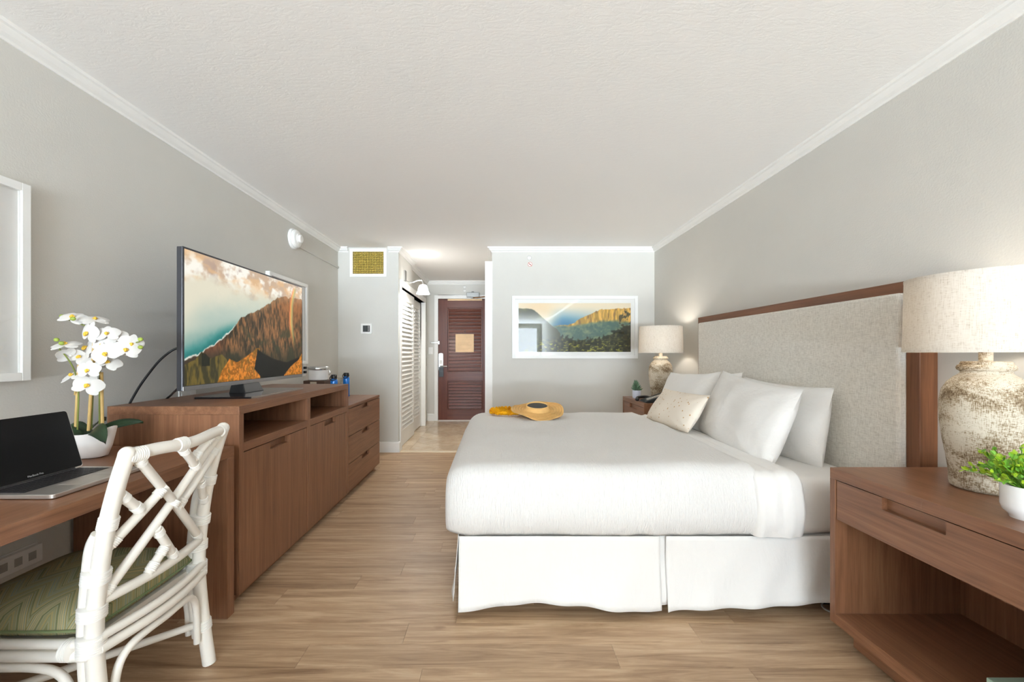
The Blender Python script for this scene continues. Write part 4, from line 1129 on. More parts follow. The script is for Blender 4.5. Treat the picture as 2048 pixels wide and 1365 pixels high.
FX, BXk = -1.2045, -1.821
def notched(y0, y1, z0, z1, hw, nd, off=0.0):
    c = (y0 + y1) / 2 + off
    return [(y0, z0), (y1, z0), (y1, z1), (c + hw, z1), (c + hw, z1 - nd), (c - hw, z1 - nd), (c - hw, z1), (y0, z1)]
ta = thing('media_cabinet', ((FX + BXk) / 2, 2.68, 0), 'tall walnut media cabinet with two cubbies and two doors', 'cabinet')
TY0, TY1, TZ = 1.9585, 3.395, 0.932
bx(BXk, FX, TY0, TY1, 0.893, TZ).build('top', 'walnutY', ta, bevel=0.0015)
bx(BXk, FX, TY0, TY0 + 0.036, 0.05, 0.893).build('side_panel', 'walnutZ', ta, bevel=0.0015)
bx(BXk, FX, TY1 - 0.036, TY1, 0.05, 0.893).build('side_panel', 'walnutZ', ta, bevel=0.0015)
bx(BXk, FX, 2.662, 2.705, 0.05, 0.893).build('divider', 'walnutZ', ta, bevel=0.001)
bx(BXk, BXk + 0.012, TY0 + 0.036, TY1 - 0.036, 0.05, 0.893).build('back_panel', 'walnutY', ta)
for a, b in ((TY0 + 0.036, 2.662), (2.705, TY1 - 0.036)):
    bx(BXk + 0.012, FX, a, b, 0.713, 0.755).build('cubby_shelf', 'walnutY', ta, bevel=0.001)
    bx(BXk + 0.012, FX - 0.03, a, b, 0.05, 0.075).build('bottom_panel', 'walnutY', ta)
    d = MB().prism(notched(a + 0.003, b - 0.003, 0.05, 0.708, 0.096, 0.038), 'YZ', FX - 0.024, FX - 0.003).build('door', 'walnutZ', ta)
    bx(FX - 0.042, FX - 0.030, (a + b) / 2 - 0.11, (a + b) / 2 + 0.11, 0.64, 0.700).build('pull_recess', 'walnutZ', d)
bx(BXk, FX - 0.05, TY0 + 0.004, TY1 - 0.004, 0.0, 0.05).build('toe_kick', 'walnutY', ta)
lo_ = thing('dresser', ((FX + BXk) / 2, 3.84, 0), 'low walnut dresser with three notched drawers', 'dresser')
LY0, LY1, LZ = 3.397, 4.287, 0.756
bx(BXk, FX, LY0, LY1, 0.731, LZ).build('top', 'walnutY', lo_, bevel=0.0015)
bx(BXk, FX - 0.022, LY0, LY0 + 0.02, 0.055, 0.731).build('side_panel', 'walnutZ', lo_)
bx(BXk, FX - 0.022, LY1 - 0.02, LY1, 0.055, 0.731).build('side_panel', 'walnutZ', lo_)
bx(BXk, BXk + 0.012, LY0 + 0.02, LY1 - 0.02, 0.055, 0.731).build('back_panel', 'walnutY', lo_)
for i in range(3):
    z0 = 0.058 + i * 0.2245; z1 = z0 + 0.2185
    d = MB().prism(notched(LY0 + 0.004, LY1, z0, z1, 0.105, 0.036), 'YZ', FX - 0.022, FX).build('drawer_front', 'walnutY', lo_)
    bx(FX - 0.044, FX - 0.032, LY0 + 0.03, LY1 - 0.03, z1 - 0.07, z1 - 0.006).build('pull_recess', 'walnutY', d)
    bx(BXk + 0.03, FX - 0.03, LY0 + 0.03, LY1 - 0.03, z0 + 0.01, z0 + 0.02).build('drawer_bottom', 'walnutY', d)
bx(BXk, FX - 0.05, LY0 + 0.004, LY1 - 0.004, 0.0, 0.056).build('toe_kick', 'walnutY', lo_)

# ---- television
TX = -1.524; TVY0, TVY1, TVZ0, TVZ1 = 2.03, 3.276, 0.9965, 1.6985
tv = thing('television', (TX, 2.62, TZ), 'flat screen television showing sea cliffs at sunset', 'television')
bx(TX - 0.028, TX, TVY0, TVY1, TVZ0, TVZ1).build('panel_case', 'tvframe', tv, bevel=0.003)
bx(TX - 0.075, TX - 0.027, TVY0 + 0.2, TVY1 - 0.2, TVZ0 + 0.06, TVZ1 - 0.25).build('rear_housing', 'black', tv, bevel=0.01)
SY0, SY1, SZ0, SZ1 = TVY0 + 0.010, TVY1 - 0.009, TVZ0 + 0.024, TVZ1 - 0.009
bx(TX, TX + 0.004, TVY0 + 0.002, TVY1 - 0.002, TVZ0, SZ0 - 0.003).build('bottom_bezel', 'tvsilver', tv, bevel=0.001)
bx(TX, TX + 0.003, TVY0, SY0, SZ0 - 0.003, TVZ1).build('edge_bezel', 'tvframe', tv)
bx(TX, TX + 0.003, SY1, TVY1, SZ0 - 0.003, TVZ1).build('edge_bezel', 'tvframe', tv)
bx(TX, TX + 0.003, SY0, SY1, SZ1, TVZ1).build('edge_bezel', 'tvframe', tv)
nu, nv = 300, 170
U, Vv = np.meshgrid(np.linspace(0, 1, nu + 1), np.linspace(0, 1, nv + 1))
Yw = SY0 + U * (SY1 - SY0); Zw = SZ0 + Vv * (SZ1 - SZ0)
cx = (VPX + TX * F_PX / Yw - 200) * 3.412; cy = (VPY - (Zw - EYE) * F_PX / Yw - 460) * 3.412
xa = U * 8; ya = Vv * 4.5
nA = fbm(xa * 1.6, ya * 2.4, 5, 3); nB = fbm(xa * 5, ya * 5, 4, 21); nC = fbm(xa * 20, ya * 4, 3, 31); nD = fbm(xa * 14, ya * 14, 3, 41)
rgb = np.zeros(cx.shape + (3,)) + C(228, 222, 200)
k = sst(400, 640, cy + (nA - .5) * 60) * sst(560, 800, cx + (cy - 500) * 0.4)
rgb = mixc(rgb, C(176, 196, 186), k)
rgb = mixc(rgb, C(196, 204, 188), sst(520, 700, cy) * 0.6)
shx = [560, 690, 780, 880, 920, 960, 1050, 1140, 1180, 1235, 1310, 1390]; shy = [893, 838, 780, 700, 650, 600, 560, 510, 480, 455, 468, 478]
shore = np.interp(cx, shx, shy) + (nB - .5) * 26
rgb = mixc(rgb, C(128, 168, 160), sst(240, 50, shore - cy) * sst(580, 740, cy))
rgb = mixc(rgb, C(58, 140, 134), sst(110, 20, shore - cy) * sst(600, 720, cy))
rgb = mixc(rgb, C(36, 112, 112), sst(60, 10, shore - cy) * sst(640, 760, cy) * 0.6)
cb = np.interp(cx, [560, 700, 800, 900, 1000, 1150, 1390], [345, 330, 345, 400, 432, 470, 500]) + (nA - .5) * 90
cl_ = sst(40, -60, cy - cb)
cc_ = mixc(np.zeros_like(rgb) + C(252, 248, 236), C(206, 178, 152), sst(0.38, 0.62, nA + (nB - .5) * .25))
cc_ = mixc(cc_, C(168, 146, 138), sst(0.55, 0.75, fbm(xa * 2.2, ya * 2.6, 4, 61)) * sst(560, 1000, cx))
cc_ = mixc(cc_, C(236, 190, 138), sst(0.5, 0.7, fbm(xa * 1.5, ya * 3, 3, 71)) * 0.6)
cc_ = mixc(cc_, C(234, 190, 140), sst(230, 110, cy) * sst(760, 560, cx))
rgb = mixc(rgb, cc_, cl_)
# main cliffs
cliff = mixc(np.zeros_like(rgb) + C(58, 50, 36), C(152, 106, 68), sst(0.36, 0.66, nC * 0.6 + 0.4 * fbm(xa * 7 + ya * 3, ya * 1.5, 3, 35)))
cliff = mixc(cliff, C(176, 112, 66), sst(1080, 1330, cx) * sst(760, 520, cy) * (0.35 + 0.5 * nC))
cliff = mixc(cliff, C(62, 64, 44), sst(0.5, 0.7, nA) * sst(560, 760, cy) * 0.8)
cliff = mixc(cliff, C(124, 74, 56), sst(900, 760, cx) * sst(700, 780, cy) * 0.7)
cliff = mixc(cliff, C(48, 48, 36), sst(760, 900, cy) * 0.75)
md = sst(-3, 4, cy - shore)
cliff = mixc(cliff, C(196, 160, 120), sst(60, 0, cy - shore) * sst(900, 1200, cx) * 0.35)
rgb = mixc(rgb, cliff, md)
surf = sst(9, 2, np.abs(cy - shore - 1)) * sst(600, 700, cy)
rgb = mixc(rgb, C(226, 226, 214), surf * (0.4 + nD))
# rainbow
rx = np.interp(cy, [390, 470, 520, 640, 800, 830], [1328, 1310, 1303, 1300, 1320, 1330]); dx = (cx - rx)
fade = sst(380, 430, cy) * sst(850, 640, cy)
for off, col in ((-7, C(244, 132, 84)), (0, C(250, 200, 100)), (7, C(180, 176, 120))):
    rgb = mixc(rgb, col, np.exp(-((dx - off) / 6.0) ** 2) * 0.75 * fade)
# near ridges
r1y = np.interp(cx, [560, 600, 640, 690, 720, 750, 790, 830, 860, 900], [935, 905, 890, 832, 850, 880, 862, 848, 880, 1000]) + (nB - .5) * 16
rid = mixc(np.zeros_like(rgb) + C(60, 56, 34), C(110, 94, 44), sst(0.4, 0.62, fbm(cx / 22, cy / 90, 3, 81)))
rid = mixc(rid, C(30, 32, 26), ((cx > 690) & (cx < 748) & (cy < 930) & (cy > 845)) * 0.85)
rgb = mixc(rgb, rid, sst(-3, 3, cy - r1y) * sst(905, 890, cx))
oy = np.interp(cx, [790, 830, 880, 930, 1000, 1070, 1075], [1060, 960, 880, 908, 862, 808, 808]) + (nD - .5) * 14
ora = mixc(np.zeros_like(rgb) + C(150, 92, 26), C(222, 134, 44), sst(0.38, 0.62, nD)); ora = mixc(ora, C(110, 84, 30), sst(0.5, 0.66, nB) * 0.6)
rgb = mixc(rgb, ora, sst(-3, 3, cy - oy) * (cx > 792) * (cx < 1090 + 0 * cy))
dk_ = np.interp(cx, [1060, 1070, 1110, 1180, 1270, 1330, 1395], [900, 808, 842, 880, 905, 880, 860]) + (nB - .5) * 8
lefte = np.interp(cy, [808, 880, 950, 1010, 1070], [1072, 1062, 1050, 1100, 1130])
rgb = mixc(rgb, np.zeros_like(rgb) + C(20, 22, 20), sst(-4, 6, cy - dk_) * sst(-2, 3, cx - lefte))
tri = np.interp(cx, [1240, 1300, 1350, 1395], [1010, 930, 890, 805]) + (nD - .5) * 14
rgb = mixc(rgb, ora, sst(-3, 3, cy - tri) * (cx > 1238))
paint_grid('screen', (TX + 0.0026, SY0, SZ0), (0, SY1 - SY0, 0), (0, 0, SZ1 - SZ0), nu, nv, rgb, 'tvpic', tv)
mb = MB().prism([(-1.64, 2.27), (-1.338, 2.285), (-1.338, 2.89), (-1.64, 2.905)], 'XY', TZ, TZ + 0.010); mb.build('stand_foot', 'tvbase', tv, bevel=0.003)
bx(-1.3395, -1.335, 2.285, 2.89, TZ + 0.001, TZ + 0.011).build('chrome_edge', 'chrome', tv)
mb = MB(); 
mb.add([(-1.60, 2.50, TZ + .009), (-1.50, 2.50, TZ + .009), (-1.50, 2.70, TZ + .009), (-1.60, 2.70, TZ + .009), (-1.59, 2.53, 1.05), (-1.545, 2.53, 1.05), (-1.545, 2.67, 1.05), (-1.59, 2.67, 1.05)],
       [(0, 1, 5, 4), (1, 2, 6, 5), (2, 3, 7, 6), (3, 0, 4, 7), (4, 5, 6, 7), (0, 3, 2, 1)]); mb.build('stand_neck', 'black', tv, bevel=0.004)
o = MB().tube(catmull([(-1.585, 2.24, 1.19), (-1.60, 2.12, 1.21), (-1.66, 2.085, 1.16), (-1.73, 2.075, 1.07), (-1.79, 2.075, 0.98), (-1.835, 2.075, 0.88), (-1.86, 2.075, 0.70)], 6), 0.0055, 8).build('television_cable', 'black', None, True, base=(-1.7, 2.08, 0.7)); tag(o, 'long black cable drooping from television behind media cabinet', 'cable')
o = MB().tube(catmull([(-1.585, 2.2, 1.06), (-1.60, 2.14, 1.03), (-1.68, 2.2, 0.99), (-1.77, 2.28, 0.955), (-1.835, 2.30, 0.89), (-1.86, 2.30, 0.70)], 6), 0.0055, 8).build('television_cable', 'black', None, True, base=(-1.72, 2.2, 0.7)); tag(o, 'short black cable below television bottom corner', 'cable')
o, pl = plate('power_outlet', 'white outlet plate low on wall behind media cabinet', 'outlet', (XL, 2.57, 0.915), 0.14, 0.085, 'X', 1)
for s_ in (-0.035, 0.035): pl(s_ - 0.016, s_ + 0.016, -0.022, 0.022, 0.007, 0.009, 'socket', 'whiteplastic', o)
o, pl = plate('power_outlet', 'white wall outlet with black plugs beside the ice bucket', 'outlet', (XL, 4.11, 1.015), 0.075, 0.12, 'X', 1)
for s_ in (-0.02, 0.022): pl(-0.014, 0.014, s_ - 0.012, s_ + 0.012, 0.007, 0.03, 'plug', 'black', o)
o, pl = plate('desk_outlet', 'white outlet box on wall under the desk', 'outlet', (XL, 1.64, 0.365), 0.18, 0.075, 'X', 1)
pl(-0.088, 0.088, -0.035, 0.035, 0.007, 0.03, 'box', 'whiteplastic', o)
for s_ in (-0.05, 0, 0.05): pl(s_ - 0.014, s_ + 0.014, -0.016, 0.016, 0.03, 0.031, 'socket', 'signgrey', o)

# ---- things on the low dresser
ca = thing('coffee_caddy', (-1.70, 3.98, LZ), 'dark wooden caddy box with beige panel under ice bucket', 'caddy')
bx(-1.80, -1.605, 3.89, 4.08, LZ, 0.925).build('box', 'caddy', ca, bevel=0.003)
bx(-1.733, -1.675, 3.885, 3.89, LZ + 0.02, 0.915).build('front_panel', 'beige', ca)
ib = thing('ice_bucket', (-1.70, 3.985, 0.925), 'white ice bucket with polished steel lid rim on caddy', 'ice bucket')
MB().lathe([(0.078, 0), (0.086, 0.006), (0.088, 0.10), (0.0, 0.10)], (-1.70, 3.985, 0.925), 40).build('body', 'ceramic', ib, 40)
MB().lathe([(0.094, 0.098), (0.096, 0.104), (0.096, 0.122), (0.090, 0.130), (0.0, 0.132)], (-1.70, 3.985, 0.925), 40).build('lid', 'chrome', ib, 40)
MB().tube([(-1.60, 3.985, 1.02), (-1.588, 3.985, 1.0), (-1.60, 3.985, 0.975)], 0.005, 8).build('handle', 'chrome', ib, True)
def bottle(loc, label):
    o = thing('water_bottle', loc, label, 'bottle', 'blue water bottles'); x, y_, z = loc
    MB().lathe([(0.028, 0), (0.031, 0.004), (0.031, 0.17), (0.028, 0.185), (0.021, 0.195), (0.021, 0.20), (0, 0.20)], loc, 28).build('body', 'blue', o, 40)
    MB().lathe([(0.024, 0.196), (0.025, 0.2), (0.025, 0.228), (0.022, 0.232), (0, 0.232)], loc, 28).build('cap', 'black', o, 40)
    MB().tube(catmull([(x - 0.024, y_ - 0.004, z + 0.222), (x - 0.03, y_ - 0.018, z + 0.20), (x - 0.012, y_ - 0.034, z + 0.185), (x + 0.012, y_ - 0.034, z + 0.185), (x + 0.03, y_ - 0.018, z + 0.20), (x + 0.024, y_ - 0.004, z + 0.222)], 5), 0.004, 8).build('carry_loop', 'black', o, True)
bottle((-1.464, 3.76, LZ), 'blue water bottle with black cap next to clear packet holder')
bottle((-1.487, 4.13, LZ), 'blue water bottle with black loop cap near dresser corner')
gl = thing('packet_holder', (-1.53, 4.0, LZ), 'clear flared holder of tan packets between two blue bottles', 'holder')
MB().ring([(0.045, 0), (0.062, 0.19), (0.058, 0.19), (0.042, 0.004)], (-1.53, 4.0, LZ), 4).build('walls', 'tumbler', gl)
for k in range(3): bx(-1.555 + k * 0.016, -1.545 + k * 0.016, 3.985, 4.03, LZ + 0.004, LZ + 0.16 - 0.01 * k).build('packet', 'amber', gl)
o = MB().lathe([(0.045, 0), (0.047, 0.004), (0.045, 0.01), (0, 0.01)], (-1.32, 3.50, LZ), 24).build('coaster', 'caddy', None, 40, base=(-1.32, 3.5, LZ)); tag(o, 'small round wooden coaster on the low dresser', 'coaster')

# ---------------------------------------------------------------- laptop
lp = thing('laptop', (-1.38, 1.36, DZT), 'open silver laptop with black screen on the desk', 'laptop')
LX0, LX1, LYA, LYB = -1.495, -1.275, 1.205, 1.512
MB().prism(rpoly(LX0, LX1, LYA, LYB, 0.012), 'XY', DZT + 0.002, DZT + 0.014).build('base', 'lapsilver', lp, bevel=0.0015)
bx(LX0 + 0.012, LX0 + 0.118, LYA + 0.018, LYB - 0.018, DZT + 0.0139, DZT + 0.0144).build('keyboard_well', 'black', lp)
mb = MB()
for r_ in range(6):
    for k in range(14):
        a = LYA + 0.020 + k * (LYB - LYA - 0.04) / 14; b = LX0 + 0.014 + r_ * 0.0172
        mb.box(b, b + 0.0145, a, a + 0.0163, DZT + 0.0143, DZT + 0.0155)
o = mb.build('keys', plain('black_keys', lin(40, 38, 40), 0.45), lp); o['kind'] = 'stuff'
bx(LX1 - 0.088, LX1 - 0.012, (LYA + LYB) / 2 - 0.06, (LYA + LYB) / 2 + 0.06, DZT + 0.0139, DZT + 0.0143).build('trackpad', plain('trackpad', lin(190, 184, 178), 0.4, 0.6), lp)
# screen leans back towards the wall
ang = math.radians(107)
scm = Matrix.Translation((LX0 + 0.004, 0, DZT + 0.015)) @ Matrix.Rotation(-(ang - math.pi / 2), 4, 'Y')
def sbox(x0_, x1_, y0_, y1_, z0_, z1_): return MB().box(x0_, x1_, y0_, y1_, z0_, z1_).xf(scm)
MB().prism(rpoly(LYA, LYB, 0.0, 0.209, 0.010), 'YZ', -0.006, 0.0).xf(scm).build('lid', 'lapsilver', lp)
MB().prism(rpoly(LYA + 0.0015, LYB - 0.0015, 0.004, 0.2075, 0.009), 'YZ', 0.0, 0.0006).xf(scm).build('screen', 'lapscreen', lp)
MB().tube([(LX0 + 0.002, LYA + 0.03, DZT + 0.014), (LX0 + 0.002, LYB - 0.03, DZT + 0.014)], 0.005, 8).build('hinge', 'black', lp)
tm = scm @ Matrix.Translation((0.0010, (LYA + LYB) / 2, 0.0125)) @ Matrix(((0, 0, 1, 0), (1, 0, 0, 0), (0, 1, 0, 0), (0, 0, 0, 1)))
text_mesh('lettering', 'MacBook Pro', 0.0085, 'laptext', lp, tm)

# ---------------------------------------------------------------- orchid
OC = Vector((-1.655, 1.70, DZT))
orc = thing('potted_orchid', tuple(OC), 'white orchid in whitewashed boat-shaped pot on the desk', 'plant')
rows = []
for k, (rr, zz) in enumerate(((0.045, 0), (0.07, 0.006), (0.084, 0.04), (0.092, 0.075), (0.097, 0.10), (0.093, 0.10), (0.085, 0.07), (0.05, 0.04))):
    r_ = []
    for i in range(40):
        a = 2 * math.pi * i / 40; ex = abs(math.cos(a)) ** 3
        lift = 0.028 * ex * (zz / 0.10)
        r_.append((OC.x + rr * math.cos(a) * (1.0 + 0.10 * ex * zz / 0.1), OC.y + rr * 0.62 * math.sin(a), OC.z + zz + lift))
    rows.append(r_)
MB().grid(rows, closed=True).add([p for p in rows[0]], [tuple(range(40))]).build('pot', 'potwash', orc, 60)
MB().lathe([(0.085, 0.085), (0.0, 0.092)], OC, 30, 1.0, 0.6).build('moss', 'soil', orc)
def leaf(p0, p1, w_, droop, nm='leaf'):
    p0, p1 = Vector(p0), Vector(p1); d = p1 - p0; s_ = d.cross(Vector((0, 0, 1))).normalized(); s_ = (s_ * 0.75 + Vector((0, 0, -0.66 if s_.y < 0 else 0.66))).normalized(); rows = []
    for i in range(11):
        u = i / 10; c = p0 + d * u + Vector((0, 0, droop * 4 * u * (1 - u) * 0.5)); ww = w_ * math.sin(math.pi * min(1, 0.08 + u * 0.92)) ** 0.6
        rows.append([c + s_ * ww * q + Vector((0, 0, 0.008 * (abs(q) - 1) * -1 * -1)) for q in (-1, -0.5, 0, 0.5, 1)])
    MB().grid(rows).build(nm, 'leafdark', orc, True, solid=0.002)
leaf(OC + Vector((0.01, -0.01, 0.095)), OC + Vector((0.135, -0.07, 0.075)), 0.030, 0.07)
leaf(OC + Vector((-0.01, -0.01, 0.095)), OC + Vector((-0.095, -0.09, 0.02)), 0.030, 0.09)
leaf(OC + Vector((-0.01, 0.01, 0.095)), OC + Vector((-0.13, 0.02, 0.10)), 0.026, 0.05)
leaf(OC + Vector((0.0, 0.02, 0.095)), OC + Vector((0.12, 0.12, 0.125)), 0.022, 0.03)
leaf(OC + Vector((-0.02, 0.02, 0.10)), OC + Vector((-0.05, 0.13, 0.135)), 0.020, 0.03)
def at(px, py, dy=0.0):
    """a spot in the orchid's own upright plane, dy metres in front of / behind the stakes"""
    Y_ = OC.y + dy; s_ = F_PX / Y_
    return Vector(((px - VPX) / s_, Y_, EYE - (py - VPY) / s_))
for a, b, dy in (((151, 862), (158, 730), -0.01), ((177, 862), (189, 671), 0.0), ((205, 858), (203, 745), 0.02)):
    p, q = at(*a, dy), at(*b, dy)
    MB().tube([p, (p + q) / 2, q], 0.0055, 8).build('bamboo_stake', 'stake', orc, True)
stem_paths = [([(155, 860), (157, 790), (153, 760), (150, 745), (142, 728), (131, 712), (120, 700), (116, 688)], -0.015),
              ([(183, 860), (187, 760), (192, 690), (194, 672), (187, 660), (170, 652), (150, 645), (130, 637)], 0.01),
              ([(199, 858), (199, 790), (200, 745), (205, 722), (218, 705), (238, 695), (262, 688), (279, 684)], 0.02)]
for pts, dy in stem_paths:
    MB().tube(catmull([at(x, y_, dy) for x, y_ in pts], 5), 0.0028, 7).build('stem', 'stem', orc, True)
# flower: five petals and a lip, built once and copied
def petal_mesh(L_, W_, cup):
    rows = []
    for i in range(8):
        u = i / 7; w_ = W_ * math.sin(math.pi * (0.06 + 0.90 * u)) ** 0.7
        rows.append([(q * w_, L_ * u, cup * (u * u * 0.6 - 0.25 * (1 - q * q) * math.sin(math.pi * u)) * L_) for q in (-1, -0.5, 0, 0.5, 1)])
    me = MB().grid(rows).mesh('petal', (0, 0, 0), True); me.materials.append(M['petal']); return me
PB, PS = petal_mesh(0.042, 0.023, -0.28), petal_mesh(0.039, 0.0145, -0.24)
lipmb = MB().ball((0, -0.004, 0.010), (0.006, 0.011, 0.007), 8, 6); lipmb.ball((0, 0.003, 0.006), (0.004, 0.004, 0.007), 8, 6); lipmb.ball((0.006, -0.001, 0.008), (0.004, 0.006, 0.003), 6, 5); lipmb.ball((-0.006, -0.001, 0.008), (0.004, 0.006, 0.003), 6, 5)
LIPM = lipmb.mesh('lip', (0, 0, 0), True); LIPM.materials.append(M['lip'])
CTR = MB().ball((0, 0, 0), (0.006, 0.006, 0.004), 8, 5).mesh('flower', (0, 0, 0), True); CTR.materials.append(M['petal'])
def flower(p, facing, spin, k=1.0):
    f = bpy.data.objects.new('flower', CTR); COL.objects.link(f); f.parent = orc; f.location = p - OC
    z = Vector(facing).normalized(); x = Vector((0, 0, 1)).cross(z).normalized(); y_ = z.cross(x)
    m_ = Matrix((x, y_, z)).transposed() @ Matrix.Rotation(spin, 3, 'Z')
    f.rotation_euler = m_.to_euler(); f.scale = (k, k, k)
    for a, me in ((90 - 90, PS), (120, PS), (240, PS), (72, PB), (-72, PB)):
        c = bpy.data.objects.new('petal', me); COL.objects.link(c); c.parent = f; c.rotation_euler = (0, 0, R(a))
        c.location = (0, 0, 0.001 if me is PB else 0)
    c = bpy.data.objects.new('lip', LIPM); COL.objects.link(c); c.parent = f; c.scale = (0.75, 0.75, 0.8)
rg = random.Random(21)
for px, py, dy, fc in ((146, 636, 0.0, (0.3, -0.6, 0.9)), (190, 640, 0.02, (0.4, -0.4, 1.0)), (177, 667, -0.02, (-0.3, -1, 0.1)), (131, 690, -0.03, (0.1, -0.5, 1.0)),
                       (141, 712, 0.0, (-0.6, 0.5, 0.5)), (160, 716, 0.01, (0.2, -0.8, 0.9)), (214, 668, -0.01, (0.4, -0.8, 0.5)), (231, 676, 0.01, (0.6, -0.8, 0.5)), (263, 688, 0.01, (0.9, -0.8, -0.05)),
                       (211, 708, -0.025, (0.3, -1, 0.1)), (236, 702, 0.02, (0.3, -1, 0.3)), (216, 726, 0.0, (0.5, -0.7, 0.8)), (176, 741, -0.035, (0.2, -1, 0.15)), (145, 752, -0.01, (-0.2, -0.7, 0.9)),
                       (175, 772, -0.035, (0.5, -0.9, 0.45)), (175, 696, 0.03, (-0.5, -0.8, 0.3)), (194, 722, 0.02, (0.1, -0.9, 0.4)), (252, 700, -0.01, (0.7, -0.9, 0.3)), (205, 690, -0.01, (0.2, -1, 0.2))):
    flower(at(px, py, dy), fc, rg.uniform(-0.5, 0.5), rg.uniform(1.0, 1.3))
for px, py, dy in ((124, 633, 0.01), (146, 638, -0.03), (113, 680, -0.02), (123, 687, -0.045), (281, 679, 0.02), (281, 695, 0.02)):
    MB().ball(at(px, py, dy), (0.010, 0.008, 0.008), 10, 7).build('bud', 'bud', orc, True)
MB().tube([at(150, 790, -0.012), at(151, 783, -0.02), at(158, 779, -0.012), at(162, 783, -0.008)], 0.004, 6).build('raffia_tie', 'stake', orc, True)

# ---------------------------------------------------------------- rattan chair
ch = thing('rattan_chair', (-1.33, 1.39, 0), 'white rattan lattice-back chair with green chevron seat cushion', 'chair')
CN, CF = 1.185, 1.60
POST = [(-1.098, 0.0), (-1.118, 0.14), (-1.136, 0.33), (-1.133, 0.47), (-1.108, 0.66), (-1.075, 0.80), (-1.045, 0.895)]
def postx(z):
    zs = [p[1] for p in POST]; xs_ = [p[0] for p in POST]
    return float(np.interp(z, zs, xs_))
ZL0, ZL1 = 0.475, 0.888
def bk(u, v_):
    z = ZL0 + (ZL1 - ZL0) * v_
    return Vector((postx(z) + 0.030 * 4 * u * (1 - u), CN + (CF - CN) * u, z))
def bind(parent, p, d, r, n=5, w=0.006):
    """wrapped cane binding: a stack of rings around a pole"""
    p = Vector(p); d = Vector(d).normalized(); path = []; rad = []
    L_ = n * w
    for i in range(n):
        for f_, k in ((0.0, 0.93), (0.25, 1.0), (0.75, 1.0), (1.0, 0.93)):
            path.append(p + d * (-L_ / 2 + (i + f_) * w)); rad.append(r * k)
    MB().tube(path, rad, 14).build('binding', 'binding', parent, True)
for yk in (CN, CF):
    pth = catmull([(x, yk, z) for x, z in POST], 6)
    pl_ = MB().tube(pth, [0.0205 + 0.002 * (1 - i / len(pth)) for i in range(len(pth))], 16).build('back_post', 'rattan', ch, True)
    mb = MB().ball((postx(0.895), yk, 0.895), 0.0215, 14, 10); mb.build('post_cap', 'rattan', pl_, True)
    pth = catmull([(postx(z) - 0.034, yk, z) for z in (0.10, 0.25, 0.40, 0.55, 0.63)] + [(postx(0.67) - 0.022, yk, 0.67)], 5)
    MB().tube(pth, 0.0155, 12).build('brace_pole', 'rattan', ch, True)
    for z, n in ((0.36, 9), (0.45, 6), (0.55, 6), (0.70, 6), (0.145, 6)):
        d = Vector((postx(z + 0.03) - postx(z - 0.03), 0, 0.06))
        bind(ch, (postx(z) - (0.010 if z < 0.64 else 0), yk, z), d, 0.034 if z < 0.64 else 0.0245, n)
# rails
top = [bk(u, 1.0) + Vector((0.0, 0, 0.004 * math.sin(u * math.pi * 3))) for u in [i / 16 for i in range(17)]]
MB().tube(top, 0.0185, 14).build('top_rail', 'rattan', ch, True)
MB().tube([bk(i / 12, 0.0) for i in range(13)], 0.0155, 14).build('lower_rail', 'rattan', ch, True)
bind(ch, bk(0.06, 1.0), bk(0.12, 1.0) - bk(0.0, 1.0), 0.0225, 8); bind(ch, bk(0.40, 1.0), bk(0.44, 1.0) - bk(0.36, 1.0), 0.0215, 6)
bind(ch, bk(0.95, 1.0), bk(1.0, 1.0) - bk(0.9, 1.0), 0.0225, 6)
LAT = [((0.07, 0.98), (0.97, 0.02)), ((0.03, 0.02), (0.93, 0.98)), ((0.02, 0.36), (0.37, 0.68)), ((0.55, 0.44), (0.99, 0.84)), ((0.42, 0.97), (0.70, 0.73)),
       ((0.02, 0.74), (0.21, 0.55)), ((0.60, 0.82), (0.80, 0.99)), ((0.36, 0.36), (0.60, 0.02)), ((0.34, 0.02), (0.49, 0.18)), ((0.98, 0.34), (0.80, 0.60))]
for a, b in LAT:
    p, q = bk(*a), bk(*b); m_ = (p + q) / 2
    mid = bk((a[0] + b[0]) / 2, (a[1] + b[1]) / 2)
    MB().tube(catmull([p, (m_ + mid) / 2, q], 4), 0.0140, 12).build('lattice_pole', 'rattan', ch, True)
    L_ = (q - p).length
    bind(ch, p + (q - p).normalized() * 0.022, q - p, 0.0165, 5, 0.005); bind(ch, q - (q - p).normalized() * 0.022, q - p, 0.0165, 5, 0.005)
bind(ch, bk(0.5, 0.5), bk(0.6, 0.62) - bk(0.4, 0.4), 0.018, 4, 0.005)
# seat frame
CX0 = -1.60
FY0, FY1 = CN - 0.01, CF + 0.01
for z, r in ((0.378, 0.013), (0.344, 0.015)):
    MB().tube([(postx(0.36) + 0.012 + 0.03 * math.sin(math.pi * i / 10), CN + (CF - CN) * i / 10, z) for i in range(11)], r, 12).build('seat_rail', 'rattan', ch, True)
    for yk in (FY0, FY1): MB().tube([(postx(0.36), yk, z - 0.012), (CX0, yk, z - 0.012)], r, 12).build('seat_rail', 'rattan', ch, True)
    MB().tube([(CX0, FY0, z - 0.012), (CX0 - 0.02, (FY0 + FY1) / 2, z - 0.012), (CX0, FY1, z - 0.012)], r, 12).build('seat_rail', 'rattan', ch, True)
for yk in (FY0, FY1):
    MB().tube([(CX0 + 0.0, yk, 0.385), (CX0 - 0.005, yk, 0.2), (CX0 - 0.02, yk, 0.0)], 0.0205, 14).build('front_leg', 'rattan', ch, True)
    bind(ch, (CX0, yk, 0.35), (0, 0, 1), 0.025, 7); bind(ch, (CX0 - 0.01, yk, 0.145), (0, 0, 1), 0.024, 5)
    bind(ch, (postx(0.36) - 0.06, yk, 0.35), (1, 0, 0), 0.030, 4)
